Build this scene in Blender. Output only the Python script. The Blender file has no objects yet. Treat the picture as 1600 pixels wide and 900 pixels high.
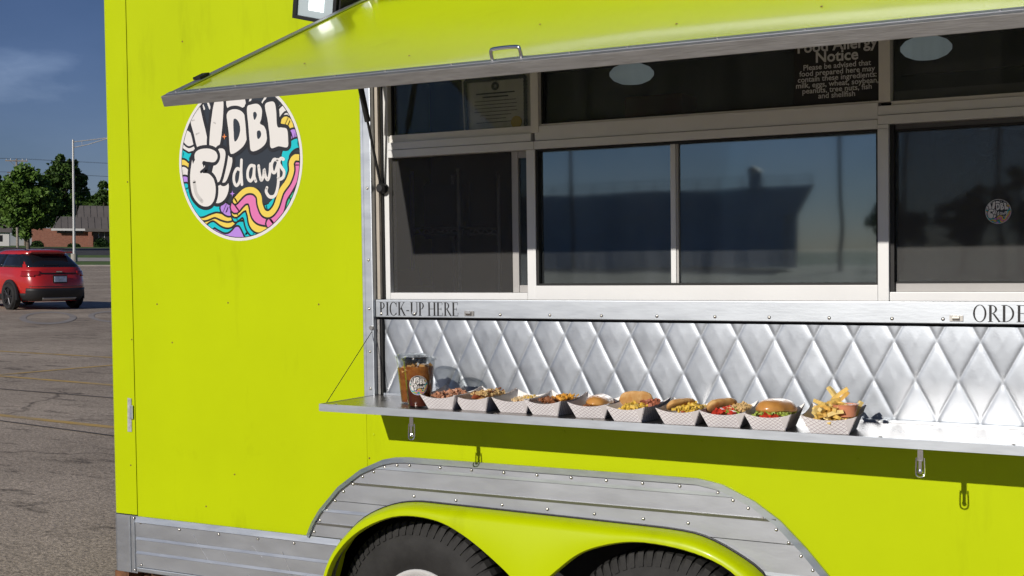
import bpy, bmesh, math, random
from mathutils import Vector, Matrix, noise as mnoise
R = math.radians
random.seed(7)
scn = bpy.context.scene
COL = scn.collection

# ------------------------------------------------------------------ camera
cam_d = bpy.data.cameras.new('camera')
cam = bpy.data.objects.new('camera', cam_d); COL.objects.link(cam)
cam_d.sensor_width = 36.0
cam_d.lens = 36.0 * 2050.0 / 1600.0
cam_d.shift_y = (481.54 - 450.0) / 1600.0
cam_d.clip_start = 0.05; cam_d.clip_end = 6000
CAM = Vector((3.9546, -3.7785, 1.59))
fwd = Vector((-0.4878, 0.8722, -0.0359)).normalized()
rgt = Vector((0.873, 0.4876, -0.0128)); rgt = (rgt - fwd * rgt.dot(fwd)).normalized()
upv = rgt.cross(fwd)
cam.matrix_world = Matrix(((rgt.x, upv.x, -fwd.x, CAM.x), (rgt.y, upv.y, -fwd.y, CAM.y),
                           (rgt.z, upv.z, -fwd.z, CAM.z), (0, 0, 0, 1)))
scn.camera = cam

# ------------------------------------------------------------------ light
LIGHT = Vector((0.15, 1.0, -0.41)).normalized()      # the way sunlight travels
SUN_EL = math.asin(-LIGHT.z)
SUN_AZ = math.atan2(-LIGHT.x, -LIGHT.y)              # clockwise from +Y
world = bpy.data.worlds.new('World'); scn.world = world; world.use_nodes = True
wn = world.node_tree; wn.nodes.clear()
w_out = wn.nodes.new('ShaderNodeOutputWorld'); w_bg = wn.nodes.new('ShaderNodeBackground')
w_sky = wn.nodes.new('ShaderNodeTexSky'); w_sky.sky_type = 'NISHITA'; w_sky.sun_disc = False
w_sky.sun_elevation = SUN_EL; w_sky.sun_rotation = SUN_AZ
w_sky.air_density = 1.0; w_sky.dust_density = 0.1; w_sky.ozone_density = 3.5
# broken storm cloud, the same all round the sky
w_tc = wn.nodes.new('ShaderNodeTexCoord'); w_map = wn.nodes.new('ShaderNodeMapping')
w_map.inputs['Scale'].default_value = (1.0, 1.0, 2.6)
w_map.inputs['Location'].default_value = (3.3, 3.3, 0.6)
w_no = wn.nodes.new('ShaderNodeTexNoise'); w_no.inputs['Scale'].default_value = 4.0
w_no.inputs['Detail'].default_value = 7; w_no.inputs['Roughness'].default_value = 0.52
w_r = wn.nodes.new('ShaderNodeValToRGB')
w_r.color_ramp.elements[0].position = 0.36; w_r.color_ramp.elements[0].color = (0.30, 0.32, 0.44, 1)
w_r.color_ramp.elements[1].position = 0.76; w_r.color_ramp.elements[1].color = (1.35, 1.05, 1.05, 1)
_e = w_r.color_ramp.elements.new(0.57); _e.color = (0.37, 0.37, 0.50, 1)
_e = w_r.color_ramp.elements.new(0.645); _e.color = (0.62, 0.55, 0.66, 1)
w_mul = wn.nodes.new('ShaderNodeMix'); w_mul.data_type = 'RGBA'; w_mul.blend_type = 'MULTIPLY'; w_mul.inputs[0].default_value = 1.0
wn.links.new(w_tc.outputs['Generated'], w_map.inputs['Vector']); wn.links.new(w_map.outputs[0], w_no.inputs['Vector'])
wn.links.new(w_no.outputs['Fac'], w_r.inputs[0]); wn.links.new(w_sky.outputs[0], w_mul.inputs[6]); wn.links.new(w_r.outputs[0], w_mul.inputs[7])
wn.links.new(w_mul.outputs[2], w_bg.inputs['Color']); w_bg.inputs['Strength'].default_value = 0.10
wn.links.new(w_bg.outputs[0], w_out.inputs['Surface'])
sun_d = bpy.data.lights.new('sun', 'SUN'); sun_d.energy = 3.6; sun_d.angle = R(0.5); sun_d.color = (1.0, 0.935, 0.85)
sun = bpy.data.objects.new('sun', sun_d); COL.objects.link(sun)
sun.rotation_euler = LIGHT.to_track_quat('-Z', 'Y').to_euler(); sun.location = (0, -20, 20)
vs = scn.view_settings; vs.view_transform = 'Standard'; vs.look = 'None'; vs.exposure = 0.0; vs.gamma = 1.0; vs.use_curve_mapping = False
scn.cycles.use_adaptive_sampling = True; scn.cycles.adaptive_threshold = 0.025; scn.cycles.use_denoising = True
scn.cycles.max_bounces = 6; scn.cycles.diffuse_bounces = 3; scn.cycles.glossy_bounces = 3; scn.cycles.transmission_bounces = 5; scn.cycles.transparent_max_bounces = 7; scn.cycles.caustics_reflective = False; scn.cycles.caustics_refractive = False

# ------------------------------------------------------------------ materials
MATS = {}
def pm(name, col, rough=0.5, metal=0.0, var=0.0, vs_=8.0, bump=0.0, bs=60.0, coat=0.0, spec=0.5,
       trans=0.0, ior=1.45, emit=None, estr=0.0, stretch=None, rvar=0.0, world_space=False, col2=None):
    if name in MATS: return MATS[name]
    m = bpy.data.materials.new(name); m.use_nodes = True; nt = m.node_tree
    b = nt.nodes['Principled BSDF']
    b.inputs['Base Color'].default_value = (*col, 1); b.inputs['Roughness'].default_value = rough
    b.inputs['Metallic'].default_value = metal; b.inputs['Coat Weight'].default_value = coat
    b.inputs['Coat Roughness'].default_value = 0.08
    b.inputs['Specular IOR Level'].default_value = spec; b.inputs['IOR'].default_value = ior
    b.inputs['Transmission Weight'].default_value = trans
    if emit: b.inputs['Emission Color'].default_value = (*emit, 1); b.inputs['Emission Strength'].default_value = estr
    if var or bump or rvar:
        if world_space:
            g = nt.nodes.new('ShaderNodeNewGeometry'); src = g.outputs['Position']
        else:
            g = nt.nodes.new('ShaderNodeTexCoord'); src = g.outputs['Object']
        if stretch:
            mp = nt.nodes.new('ShaderNodeMapping'); mp.inputs['Scale'].default_value = stretch
            nt.links.new(src, mp.inputs['Vector']); src = mp.outputs[0]
        if var or rvar:
            n1 = nt.nodes.new('ShaderNodeTexNoise'); n1.inputs['Scale'].default_value = vs_; n1.inputs['Detail'].default_value = 6
            n1.inputs['Roughness'].default_value = 0.62
            nt.links.new(src, n1.inputs['Vector'])
            if var:
                cr = nt.nodes.new('ShaderNodeValToRGB')
                c2 = col2 or tuple(min(1, c * (1 + var)) for c in col)
                cr.color_ramp.elements[0].position = 0.33; cr.color_ramp.elements[1].position = 0.68
                cr.color_ramp.elements[0].color = (*[c * (1 - var) for c in col], 1) if not col2 else (*col, 1)
                cr.color_ramp.elements[1].color = (*c2, 1)
                nt.links.new(n1.outputs['Fac'], cr.inputs[0]); nt.links.new(cr.outputs[0], b.inputs['Base Color'])
            if rvar:
                mr = nt.nodes.new('ShaderNodeMapRange'); mr.inputs[1].default_value = 0.3; mr.inputs[2].default_value = 0.7
                mr.inputs[3].default_value = max(0.02, rough - rvar); mr.inputs[4].default_value = min(1, rough + rvar)
                nt.links.new(n1.outputs['Fac'], mr.inputs[0]); nt.links.new(mr.outputs[0], b.inputs['Roughness'])
        if bump:
            n2 = nt.nodes.new('ShaderNodeTexNoise'); n2.inputs['Scale'].default_value = bs; n2.inputs['Detail'].default_value = 4
            nt.links.new(src, n2.inputs['Vector'])
            bp = nt.nodes.new('ShaderNodeBump'); bp.inputs['Strength'].default_value = bump; bp.inputs['Distance'].default_value = 0.01
            nt.links.new(n2.outputs['Fac'], bp.inputs['Height']); nt.links.new(bp.outputs[0], b.inputs['Normal'])
    MATS[name] = m
    return m

LIME = pm('lime_paint', (0.470, 0.575, 0.001), 0.34, var=0.035, vs_=1.8, bump=0.05, bs=1.6, coat=0.05, spec=0.2)
LIME_GLOSS = pm('lime_paint_hatch', (0.485, 0.578, 0.002), 0.22, var=0.03, vs_=1.5, bump=0.22, bs=1.3, coat=0.5, spec=0.4)
def smudge(m, sc, stretch, lo, hi, dark):
    nt = m.node_tree; p = nt.nodes['Principled BSDF']; src = p.inputs['Base Color'].links[0].from_socket
    tc = nt.nodes.new('ShaderNodeTexCoord'); mp = nt.nodes.new('ShaderNodeMapping'); mp.inputs['Scale'].default_value = stretch
    n = nt.nodes.new('ShaderNodeTexNoise'); n.inputs['Scale'].default_value = sc; n.inputs['Detail'].default_value = 6; n.inputs['Roughness'].default_value = 0.65
    r = nt.nodes.new('ShaderNodeMapRange'); r.inputs[1].default_value = lo; r.inputs[2].default_value = hi; r.inputs[3].default_value = 1.0; r.inputs[4].default_value = dark
    mx = nt.nodes.new('ShaderNodeMix'); mx.data_type = 'RGBA'; mx.blend_type = 'MULTIPLY'; mx.inputs[0].default_value = 1.0
    nt.links.new(tc.outputs['Object'], mp.inputs[0]); nt.links.new(mp.outputs[0], n.inputs['Vector']); nt.links.new(n.outputs['Fac'], r.inputs[0])
    nt.links.new(src, mx.inputs[6]); nt.links.new(r.outputs[0], mx.inputs[7]); nt.links.new(mx.outputs[2], p.inputs['Base Color'])
smudge(LIME, 5.0, (1.0, 1.0, 0.22), 0.58, 0.75, 0.84); smudge(LIME, 3.0, (1.0, 1.0, 1.0), 0.62, 0.70, 0.93); smudge(LIME_GLOSS, 4.0, (1.0, 1.0, 1.0), 0.60, 0.72, 0.90)
ALU = pm('brushed_aluminium', (0.50, 0.535, 0.575), 0.45, 0.95, var=0.03, vs_=12, bump=0.015, bs=60, rvar=0.04, stretch=(0.5, 1, 2.5))
ALU_B = pm('rolled_aluminium_plank', (0.53, 0.555, 0.59), 0.43, 0.92, var=0.03, vs_=7, bump=0.012, bs=90, rvar=0.035, stretch=(0.6, 1, 2.0))
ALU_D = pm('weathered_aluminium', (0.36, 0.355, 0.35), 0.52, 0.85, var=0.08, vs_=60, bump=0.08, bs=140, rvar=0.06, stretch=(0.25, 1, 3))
STEEL = pm('stainless_steel', (0.46, 0.495, 0.54), 0.40, 0.90, var=0.035, vs_=16, bump=0.012, bs=160, rvar=0.04)
SHELFM = pm('shelf_steel', (0.33, 0.31, 0.295), 0.30, 1.0, var=0.10, vs_=9, bump=0.008, bs=25, rvar=0.05)
WHITE_F = pm('white_window_frame', (0.775, 0.785, 0.79), 0.38, var=0.03, vs_=6)
TAN = pm('tan_jamb', (0.46, 0.42, 0.36), 0.5, var=0.08, vs_=12)
BLACK = pm('black_rubber', (0.012, 0.012, 0.013), 0.55, var=0.25, vs_=30)
GASKET = pm('black_gasket', (0.01, 0.01, 0.01), 0.6)
TYRE = pm('tyre_rubber', (0.020, 0.0195, 0.019), 0.75, var=0.35, vs_=14, bump=0.1, bs=80)
CHROME = pm('chrome', (0.8, 0.8, 0.8), 0.12, 1.0)
RIVET = pm('rivet_metal', (0.62, 0.60, 0.56), 0.32, 1.0, var=0.1, vs_=100)
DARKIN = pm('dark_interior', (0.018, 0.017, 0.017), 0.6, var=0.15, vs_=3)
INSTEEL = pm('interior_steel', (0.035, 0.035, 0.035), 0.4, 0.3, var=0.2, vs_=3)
UNDER = pm('underbody_black', (0.012, 0.012, 0.012), 0.8, var=0.3, vs_=20)
RUST = pm('rusty_frame', (0.16, 0.07, 0.03), 0.8, var=0.5, vs_=25)
INK = pm('black_lettering', (0.012, 0.012, 0.014), 0.5)
DOME = pm('dome_lamp_diffuser', (0.7, 0.75, 0.75), 0.3, emit=(0.75, 0.9, 0.95), estr=0.13)

def glass_mat(name, tint, refl):
    m = bpy.data.materials.new(name); m.use_nodes = True; nt = m.node_tree; nt.nodes.clear()
    o = nt.nodes.new('ShaderNodeOutputMaterial'); t = nt.nodes.new('ShaderNodeBsdfTransparent'); t.inputs[0].default_value = (*tint, 1)
    g = nt.nodes.new('ShaderNodeBsdfGlossy'); g.inputs['Roughness'].default_value = 0.03; g.inputs[0].default_value = (0.80, 0.97, 1, 1)
    f = nt.nodes.new('ShaderNodeFresnel'); f.inputs[0].default_value = refl
    # faint dust film
    d = nt.nodes.new('ShaderNodeBsdfDiffuse'); d.inputs[0].default_value = (0.33, 0.37, 0.40, 1)
    tc = nt.nodes.new('ShaderNodeTexCoord'); n = nt.nodes.new('ShaderNodeTexNoise'); n.inputs['Scale'].default_value = 5; n.inputs['Detail'].default_value = 8
    mp = nt.nodes.new('ShaderNodeMapping'); mp.inputs['Scale'].default_value = (3, 1, 0.6)
    nt.links.new(tc.outputs['Object'], mp.inputs[0]); nt.links.new(mp.outputs[0], n.inputs['Vector'])
    mr = nt.nodes.new('ShaderNodeMapRange'); mr.inputs[1].default_value = 0.4; mr.inputs[2].default_value = 0.8; mr.inputs[3].default_value = 0.06; mr.inputs[4].default_value = 0.17
    nt.links.new(n.outputs['Fac'], mr.inputs[0])
    bn = nt.nodes.new('ShaderNodeTexNoise'); bn.inputs['Scale'].default_value = 2.2
    nt.links.new(tc.outputs['Object'], bn.inputs['Vector'])
    bp = nt.nodes.new('ShaderNodeBump'); bp.inputs['Strength'].default_value = 0.06; bp.inputs['Distance'].default_value = 0.01
    nt.links.new(bn.outputs['Fac'], bp.inputs['Height']); nt.links.new(bp.outputs[0], g.inputs['Normal'])
    m0 = nt.nodes.new('ShaderNodeMixShader'); m1 = nt.nodes.new('ShaderNodeMixShader')
    nt.links.new(mr.outputs[0], m0.inputs[0]); nt.links.new(t.outputs[0], m0.inputs[1]); nt.links.new(d.outputs[0], m0.inputs[2])
    nt.links.new(f.outputs[0], m1.inputs[0]); nt.links.new(m0.outputs[0], m1.inputs[1]); nt.links.new(g.outputs[0], m1.inputs[2])
    nt.links.new(m1.outputs[0], o.inputs['Surface'])
    MATS[name] = m; return m
GLASS = glass_mat('tinted_window_glass', (0.40, 0.46, 0.48), 2.9)
GLASS_UP = glass_mat('upper_window_glass', (0.92, 0.93, 0.92), 1.28)

def screen_mat():
    m = bpy.data.materials.new('insect_screen'); m.use_nodes = True; nt = m.node_tree; nt.nodes.clear()
    o = nt.nodes.new('ShaderNodeOutputMaterial'); t = nt.nodes.new('ShaderNodeBsdfTransparent')
    d = nt.nodes.new('ShaderNodeBsdfPrincipled'); d.inputs['Base Color'].default_value = (0.055, 0.054, 0.053, 1); d.inputs['Roughness'].default_value = 0.6
    tc = nt.nodes.new('ShaderNodeTexCoord')
    w1 = nt.nodes.new('ShaderNodeTexNoise'); w1.inputs['Scale'].default_value = 260; w1.inputs['Detail'].default_value = 2
    nt.links.new(tc.outputs['Object'], w1.inputs['Vector'])
    mr = nt.nodes.new('ShaderNodeMapRange'); mr.inputs[1].default_value = 0.3; mr.inputs[2].default_value = 0.7; mr.inputs[3].default_value = 0.26; mr.inputs[4].default_value = 0.50
    nt.links.new(w1.outputs['Fac'], mr.inputs[0])
    mx = nt.nodes.new('ShaderNodeMixShader'); nt.links.new(mr.outputs[0], mx.inputs[0]); nt.links.new(t.outputs[0], mx.inputs[1]); nt.links.new(d.outputs[0], mx.inputs[2])
    nt.links.new(mx.outputs[0], o.inputs['Surface']); MATS['screen'] = m; return m
SCREEN = screen_mat()

# ------------------------------------------------------------------ helpers
def link(name, me, mat=None, parent=None, smooth=False):
    o = bpy.data.objects.new(name, me); COL.objects.link(o)
    if mat is not None:
        if isinstance(mat, (list, tuple)):
            for x in mat: me.materials.append(x)
        elif not me.materials: me.materials.append(mat)
    if smooth: me.polygons.foreach_set('use_smooth', [True] * len(me.polygons))
    if parent is not None: o.parent = parent
    return o
def mesh(name, V, F, mat=None, parent=None, smooth=False, mi=None):
    me = bpy.data.meshes.new(name); me.from_pydata([tuple(v) for v in V], [], F); me.update()
    o = link(name, me, mat, parent, smooth)
    if mi: me.polygons.foreach_set('material_index', mi)
    return o
def tag(o, label=None, cat=None, group=None, kind=None):
    if label: o['label'] = label
    if cat: o['category'] = cat
    if group: o['group'] = group
    if kind: o['kind'] = kind
    return o
def empty(name, loc=(0, 0, 0), rz=0.0, label=None, cat=None, group=None):
    o = bpy.data.objects.new(name, None); COL.objects.link(o); o.location = loc; o.rotation_euler = (0, 0, rz)
    o.empty_display_size = 0.1
    return tag(o, label, cat, group)
BOXF = [(0, 3, 2, 1), (4, 5, 6, 7), (0, 1, 5, 4), (1, 2, 6, 5), (2, 3, 7, 6), (3, 0, 4, 7)]
def boxv(x0, x1, y0, y1, z0, z1):
    return [(x0, y0, z0), (x1, y0, z0), (x1, y1, z0), (x0, y1, z0), (x0, y0, z1), (x1, y0, z1), (x1, y1, z1), (x0, y1, z1)]
def box(name, b, mat, parent=None, bev=0.0):
    if bev <= 0: return mesh(name, boxv(*b), BOXF, mat, parent)
    bm = bmesh.new(); vs_ = [bm.verts.new(v) for v in boxv(*b)]
    for f in BOXF: bm.faces.new([vs_[i] for i in f])
    bmesh.ops.bevel(bm, geom=bm.edges[:], offset=bev, segments=2, profile=0.7, affect='EDGES')
    me = bpy.data.meshes.new(name); bm.to_mesh(me); bm.free()
    return link(name, me, mat, parent)
class MB:
    def __init__(s): s.V = []; s.F = []; s.M = []
    def add(s, V, F, m=0):
        k = len(s.V); s.V += [tuple(v) for v in V]; s.F += [tuple(i + k for i in f) for f in F]; s.M += [m] * len(F); return s
    def box(s, x0, x1, y0, y1, z0, z1, m=0): return s.add(boxv(x0, x1, y0, y1, z0, z1), BOXF, m)
    def tube(s, pts, r, n=8, m=0, cap=True):
        pts = [Vector(p) for p in pts]; V = []; F = []; rr = r if isinstance(r, (list, tuple)) else [r] * len(pts)
        for i, p in enumerate(pts):
            t = (pts[min(i + 1, len(pts) - 1)] - pts[max(i - 1, 0)]).normalized()
            a = t.orthogonal().normalized() if i == 0 else (pa - t * pa.dot(t)).normalized()
            pa = a; b_ = t.cross(a)
            for j in range(n):
                q = 2 * math.pi * j / n; V.append(p + (a * math.cos(q) + b_ * math.sin(q)) * rr[i])
        for i in range(len(pts) - 1):
            for j in range(n): F.append((i * n + j, i * n + (j + 1) % n, (i + 1) * n + (j + 1) % n, (i + 1) * n + j))
        if cap: F.append(tuple(range(n - 1, -1, -1))); F.append(tuple((len(pts) - 1) * n + j for j in range(n)))
        return s.add(V, F, m)
    def prism(s, poly, y0, y1, m=0):      # polygon in x,z pushed along y
        n = len(poly); V = [(x, y0, z) for x, z in poly] + [(x, y1, z) for x, z in poly]
        F = [tuple(range(n)), tuple(range(2 * n - 1, n - 1, -1))] + [(i, i + n, (i + 1) % n + n, (i + 1) % n) for i in range(n)]
        return s.add(V, F, m)
    def lathe(s, prof, n=32, m=0, c=(0, 0, 0), axis='Z'):
        V = []; F = []
        for r, h in prof:
            for j in range(n):
                q = 2 * math.pi * j / n; x, y = r * math.cos(q), r * math.sin(q)
                V.append((c[0] + x, c[1] + y, c[2] + h) if axis == 'Z' else (c[0] + x, c[1] + h, c[2] + y))
        for i in range(len(prof) - 1):
            for j in range(n): F.append((i * n + j, i * n + (j + 1) % n, (i + 1) * n + (j + 1) % n, (i + 1) * n + j))
        return s.add(V, F, m)
    def build(s, name, mat, parent=None, smooth=False):
        o = mesh(name, s.V, s.F, mat, parent, smooth, s.M if isinstance(mat, (list, tuple)) else None)
        bm = bmesh.new(); bm.from_mesh(o.data); bmesh.ops.recalc_face_normals(bm, faces=bm.faces); bm.to_mesh(o.data); bm.free()
        return o
def smooth_by_angle(o, deg=35):
    me = o.data; me.polygons.foreach_set('use_smooth', [True] * len(me.polygons))
    bm = bmesh.new(); bm.from_mesh(me)
    for e in bm.edges:
        if len(e.link_faces) == 2 and e.calc_face_angle(0) > R(deg): e.smooth = False
    bm.to_mesh(me); bm.free(); return o
def catmull(P, k=6, closed=False):
    P = [Vector(p) for p in P]; n = len(P); out = []
    rng = range(n) if closed else range(n - 1)
    for i in rng:
        p0, p1, p2, p3 = (P[(i - 1) % n], P[i], P[(i + 1) % n], P[(i + 2) % n]) if closed else (P[max(i - 1, 0)], P[i], P[i + 1], P[min(i + 2, n - 1)])
        for j in range(k):
            t = j / k
            out.append(0.5 * ((2 * p1) + (p2 - p0) * t + (2 * p0 - 5 * p1 + 4 * p2 - p3) * t * t + (3 * p1 - p0 - 3 * p2 + p3) * t ** 3))
    if not closed: out.append(P[-1])
    return out

# ------------------------------------------------------------------ ground frame (the lot is not level with the trailer)
GN = Vector((0.020294578, -0.0000825, 0.99979404)); GF = Vector((-0.749001, 0.6623932, 0.0152585)); GR = Vector((0.662258, 0.7491564, -0.0133812))
GO = Vector((3.92125497, -3.77831487, -0.05268647))
GM = Matrix(((GR.x, GF.x, GN.x, GO.x), (GR.y, GF.y, GN.y, GO.y), (GR.z, GF.z, GN.z, GO.z), (0, 0, 0, 1)))
def g(x, d, z=0.0): return GM @ Vector((x, d, z))
def gz(d):                                            # height profile of the land away from the lot
    P = [(-3000, 0), (112, 0), (115, 0.06), (124, 0.24), (134, 0.47), (145, 0.64), (178, 1.32), (205, 1.46), (300, 1.6), (3000, 1.6)]
    for (a, za), (b_, zb) in zip(P, P[1:]):
        if a <= d <= b_: return za + (zb - za) * (d - a) / (b_ - a)
    return 1.6
def groot(name, x, d, rz=0.0, label=None, cat=None, group=None, z=None):
    o = bpy.data.objects.new(name, None); COL.objects.link(o)
    o.matrix_world = GM @ Matrix.Translation((x, d, gz(d) if z is None else z)) @ Matrix.Rotation(rz, 4, 'Z')
    return tag(o, label, cat, group)

def asphalt_mat(name, a, b_, crack=True):
    m = bpy.data.materials.new(name); m.use_nodes = True; nt = m.node_tree; p = nt.nodes['Principled BSDF']; p.inputs['Roughness'].default_value = 0.9
    p.inputs['Specular IOR Level'].default_value = 0.25
    geo = nt.nodes.new('ShaderNodeNewGeometry')
    def noise(sc, det=5, ro=0.6):
        n = nt.nodes.new('ShaderNodeTexNoise'); n.inputs['Scale'].default_value = sc; n.inputs['Detail'].default_value = det; n.inputs['Roughness'].default_value = ro
        nt.links.new(geo.outputs['Position'], n.inputs['Vector']); return n
    big = noise(0.35, 6, 0.65); sm = noise(38, 3, 0.7); sp = noise(110, 2, 0.8)
    cr = nt.nodes.new('ShaderNodeValToRGB'); cr.color_ramp.elements[0].position = 0.35; cr.color_ramp.elements[1].position = 0.66
    cr.color_ramp.elements[0].color = (*a, 1); cr.color_ramp.elements[1].color = (*b_, 1); nt.links.new(big.outputs['Fac'], cr.inputs[0])
    last = cr.outputs[0]
    for n, lo, hi, f in ((sm, 0.45, 1.5, 0.8), (sp, 0.35, 1.8, 0.75)):
        r = nt.nodes.new('ShaderNodeMapRange'); r.inputs[1].default_value = 0.3; r.inputs[2].default_value = 0.7; r.inputs[3].default_value = lo; r.inputs[4].default_value = hi
        nt.links.new(n.outputs['Fac'], r.inputs[0])
        mx = nt.nodes.new('ShaderNodeMix'); mx.data_type = 'RGBA'; mx.blend_type = 'MULTIPLY'; mx.inputs[0].default_value = f
        nt.links.new(last, mx.inputs[6]); nt.links.new(r.outputs[0], mx.inputs[7]); last = mx.outputs[2]
    hsum = sm.outputs['Fac']
    if crack:
        nz = noise(1.4, 5, 0.6)
        va = nt.nodes.new('ShaderNodeVectorMath'); va.operation = 'SCALE'; va.inputs['Scale'].default_value = 1.1
        nt.links.new(nz.outputs['Color'], va.inputs[0])
        ad = nt.nodes.new('ShaderNodeVectorMath'); nt.links.new(geo.outputs['Position'], ad.inputs[0]); nt.links.new(va.outputs[0], ad.inputs[1])
        vo = nt.nodes.new('ShaderNodeTexVoronoi'); vo.feature = 'DISTANCE_TO_EDGE'; vo.inputs['Scale'].default_value = 0.42
        nt.links.new(ad.outputs[0], vo.inputs['Vector'])
        r = nt.nodes.new('ShaderNodeMapRange'); r.inputs[1].default_value = 0.004; r.inputs[2].default_value = 0.018; r.inputs[3].default_value = 0.48; r.inputs[4].default_value = 1
        nt.links.new(vo.outputs['Distance'], r.inputs[0])
        # cracks come and go
        gate = noise(0.6, 2); gr = nt.nodes.new('ShaderNodeMapRange'); gr.inputs[1].default_value = 0.45; gr.inputs[2].default_value = 0.6
        nt.links.new(gate.outputs['Fac'], gr.inputs[0])
        mx = nt.nodes.new('ShaderNodeMix'); mx.data_type = 'RGBA'; mx.blend_type = 'MULTIPLY'
        nt.links.new(gr.outputs[0], mx.inputs[0]); nt.links.new(last, mx.inputs[6]); nt.links.new(r.outputs[0], mx.inputs[7]); last = mx.outputs[2]
        # short dark pits and tar flecks
        pt = nt.nodes.new('ShaderNodeTexNoise'); pt.inputs['Scale'].default_value = 3.2; pt.inputs['Detail'].default_value = 7; pt.inputs['Roughness'].default_value = 0.7
        mp = nt.nodes.new('ShaderNodeMapping'); mp.inputs['Rotation'].default_value = (0, 0, R(48)); mp.inputs['Scale'].default_value = (0.5, 1.7, 1)
        nt.links.new(geo.outputs['Position'], mp.inputs[0]); nt.links.new(mp.outputs[0], pt.inputs['Vector'])
        r2 = nt.nodes.new('ShaderNodeMapRange'); r2.inputs[1].default_value = 0.555; r2.inputs[2].default_value = 0.66; r2.inputs[3].default_value = 1; r2.inputs[4].default_value = 0.42
        nt.links.new(pt.outputs['Fac'], r2.inputs[0])
        mx = nt.nodes.new('ShaderNodeMix'); mx.data_type = 'RGBA'; mx.blend_type = 'MULTIPLY'; mx.inputs[0].default_value = 1
        nt.links.new(last, mx.inputs[6]); nt.links.new(r2.outputs[0], mx.inputs[7]); last = mx.outputs[2]
    nt.links.new(last, p.inputs['Base Color'])
    bp = nt.nodes.new('ShaderNodeBump'); bp.inputs['Strength'].default_value = 0.55; bp.inputs['Distance'].default_value = 0.012
    nt.links.new(hsum, bp.inputs['Height']); nt.links.new(bp.outputs[0], p.inputs['Normal'])
    return m
LOT = asphalt_mat('old_asphalt', (0.29, 0.24, 0.185), (0.47, 0.395, 0.31))
ROADM = asphalt_mat('road_asphalt', (0.055, 0.055, 0.058), (0.08, 0.08, 0.08), False)
GRASS = pm('verge_grass', (0.085, 0.145, 0.025), 0.9, var=0.4, vs_=1.2, bump=0.6, bs=6, world_space=True)
CONC = pm('pale_concrete', (0.38, 0.35, 0.31), 0.85, var=0.12, vs_=0.7, world_space=True)
LAND = pm('far_grassland', (0.05, 0.085, 0.02), 0.95, var=0.3, vs_=0.05, world_space=True)

def sheet(name, d0, d1, mat, dz=0.0, x0=-900, x1=900, step=6.0):
    V = []; F = []; n = max(1, int(math.ceil((d1 - d0) / step))) if d1 - d0 < 400 else 24
    for i in range(n + 1):
        d = d0 + (d1 - d0) * i / n
        V += [g(x0, d, gz(d) + dz), g(x1, d, gz(d) + dz)]
    F = [(2 * i, 2 * i + 1, 2 * i + 3, 2 * i + 2) for i in range(n)]
    return tag(mesh(name, V, F, mat), kind='structure')
V = []
for d in (-2500, 112, 124, 178, 205, 300, 3000): V += [g(-2000, d, gz(d) - 0.3), g(2000, d, gz(d) - 0.3)]
tag(mesh('terrain', V, [(2 * i, 2 * i + 1, 2 * i + 3, 2 * i + 2) for i in range(6)], LAND), kind='structure')
# profile knots have to be followed exactly by the visible strips
lot = sheet('parking_lot', -70, 112, LOT, 0.0, -120, 120)
sheet('grass_verge', 112.2, 124, GRASS, 0.02, -300, 300, 2)
sheet('sidewalk', 124, 134, CONC, 0.03, -300, 300, 2)
sheet('grass_strip', 134, 145, GRASS, 0.03, -300, 300, 2)
sheet('road', 145, 178, ROADM, 0.03, -300, 300, 2)
sheet('lawn', 178, 330, GRASS, 0.03, -300, 300, 5)
V = []; F = []
for k, x in enumerate((-120, 120)):
    for d, z in ((112, 0.0), (112, 0.10), (112.2, 0.10), (112.2, -0.02)): V.append(g(x, d, z))
F = [(0, 1, 5, 4), (1, 2, 6, 5), (2, 3, 7, 6), (0, 3, 2, 1), (4, 5, 6, 7)]
tag(mesh('kerb', V, F, CONC), kind='structure')
YL = pm('worn_yellow_paint', (0.62, 0.40, 0.10), 0.85, var=0.35, vs_=3.5, world_space=True, col2=(0.42, 0.33, 0.20))
TARM = pm('tar_seal', (0.12, 0.105, 0.09), 0.8, var=0.3, vs_=2, world_space=True)
MARKM = pm('pale_tyre_scuff', (0.30, 0.275, 0.25), 0.9, var=0.2, vs_=2, world_space=True)
def strip(name, pts, w, mat, z):
    """a painted strip on the lot along ground-frame points; child of the lot"""
    V = []; F = []
    P = [Vector(p) for p in pts]
    for i, p in enumerate(P):
        t = (P[min(i + 1, len(P) - 1)] - P[max(0, i - 1)]).normalized(); nn = Vector((-t.y, t.x)) * w / 2
        V += [g(p.x + nn.x, p.y + nn.y, z), g(p.x - nn.x, p.y - nn.y, z)]
    for i in range(len(P) - 1): F.append((2 * i, 2 * i + 1, 2 * i + 3, 2 * i + 2))
    return mesh(name, V, F, mat, lot)
def ext(a, b_, k0, k1): a = Vector(a); b_ = Vector(b_); return (a + (a - b_) * k0, b_ + (b_ - a) * k1)
for a, b_ in (((-0.77, 21.82), (0.83, 20.13)), ((-0.63, 17.82), (0.77, 18.83)), ((-0.62, 17.64), (0.66, 16.13)), ((-0.49, 13.57), (0.50, 12.36))):
    strip('parking_line', ext(a, b_, 0.8, 0.9), 0.11, YL, 0.004)
strip('tar_seam', ext((-0.57, 16.06), (0.6, 14.77), 1, 1), 0.05, TARM, 0.004)
strip('tar_seam', ext((-0.5, 13.15), (0.5, 11.75), 1, 1), 0.03, TARM, 0.008)
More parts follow.
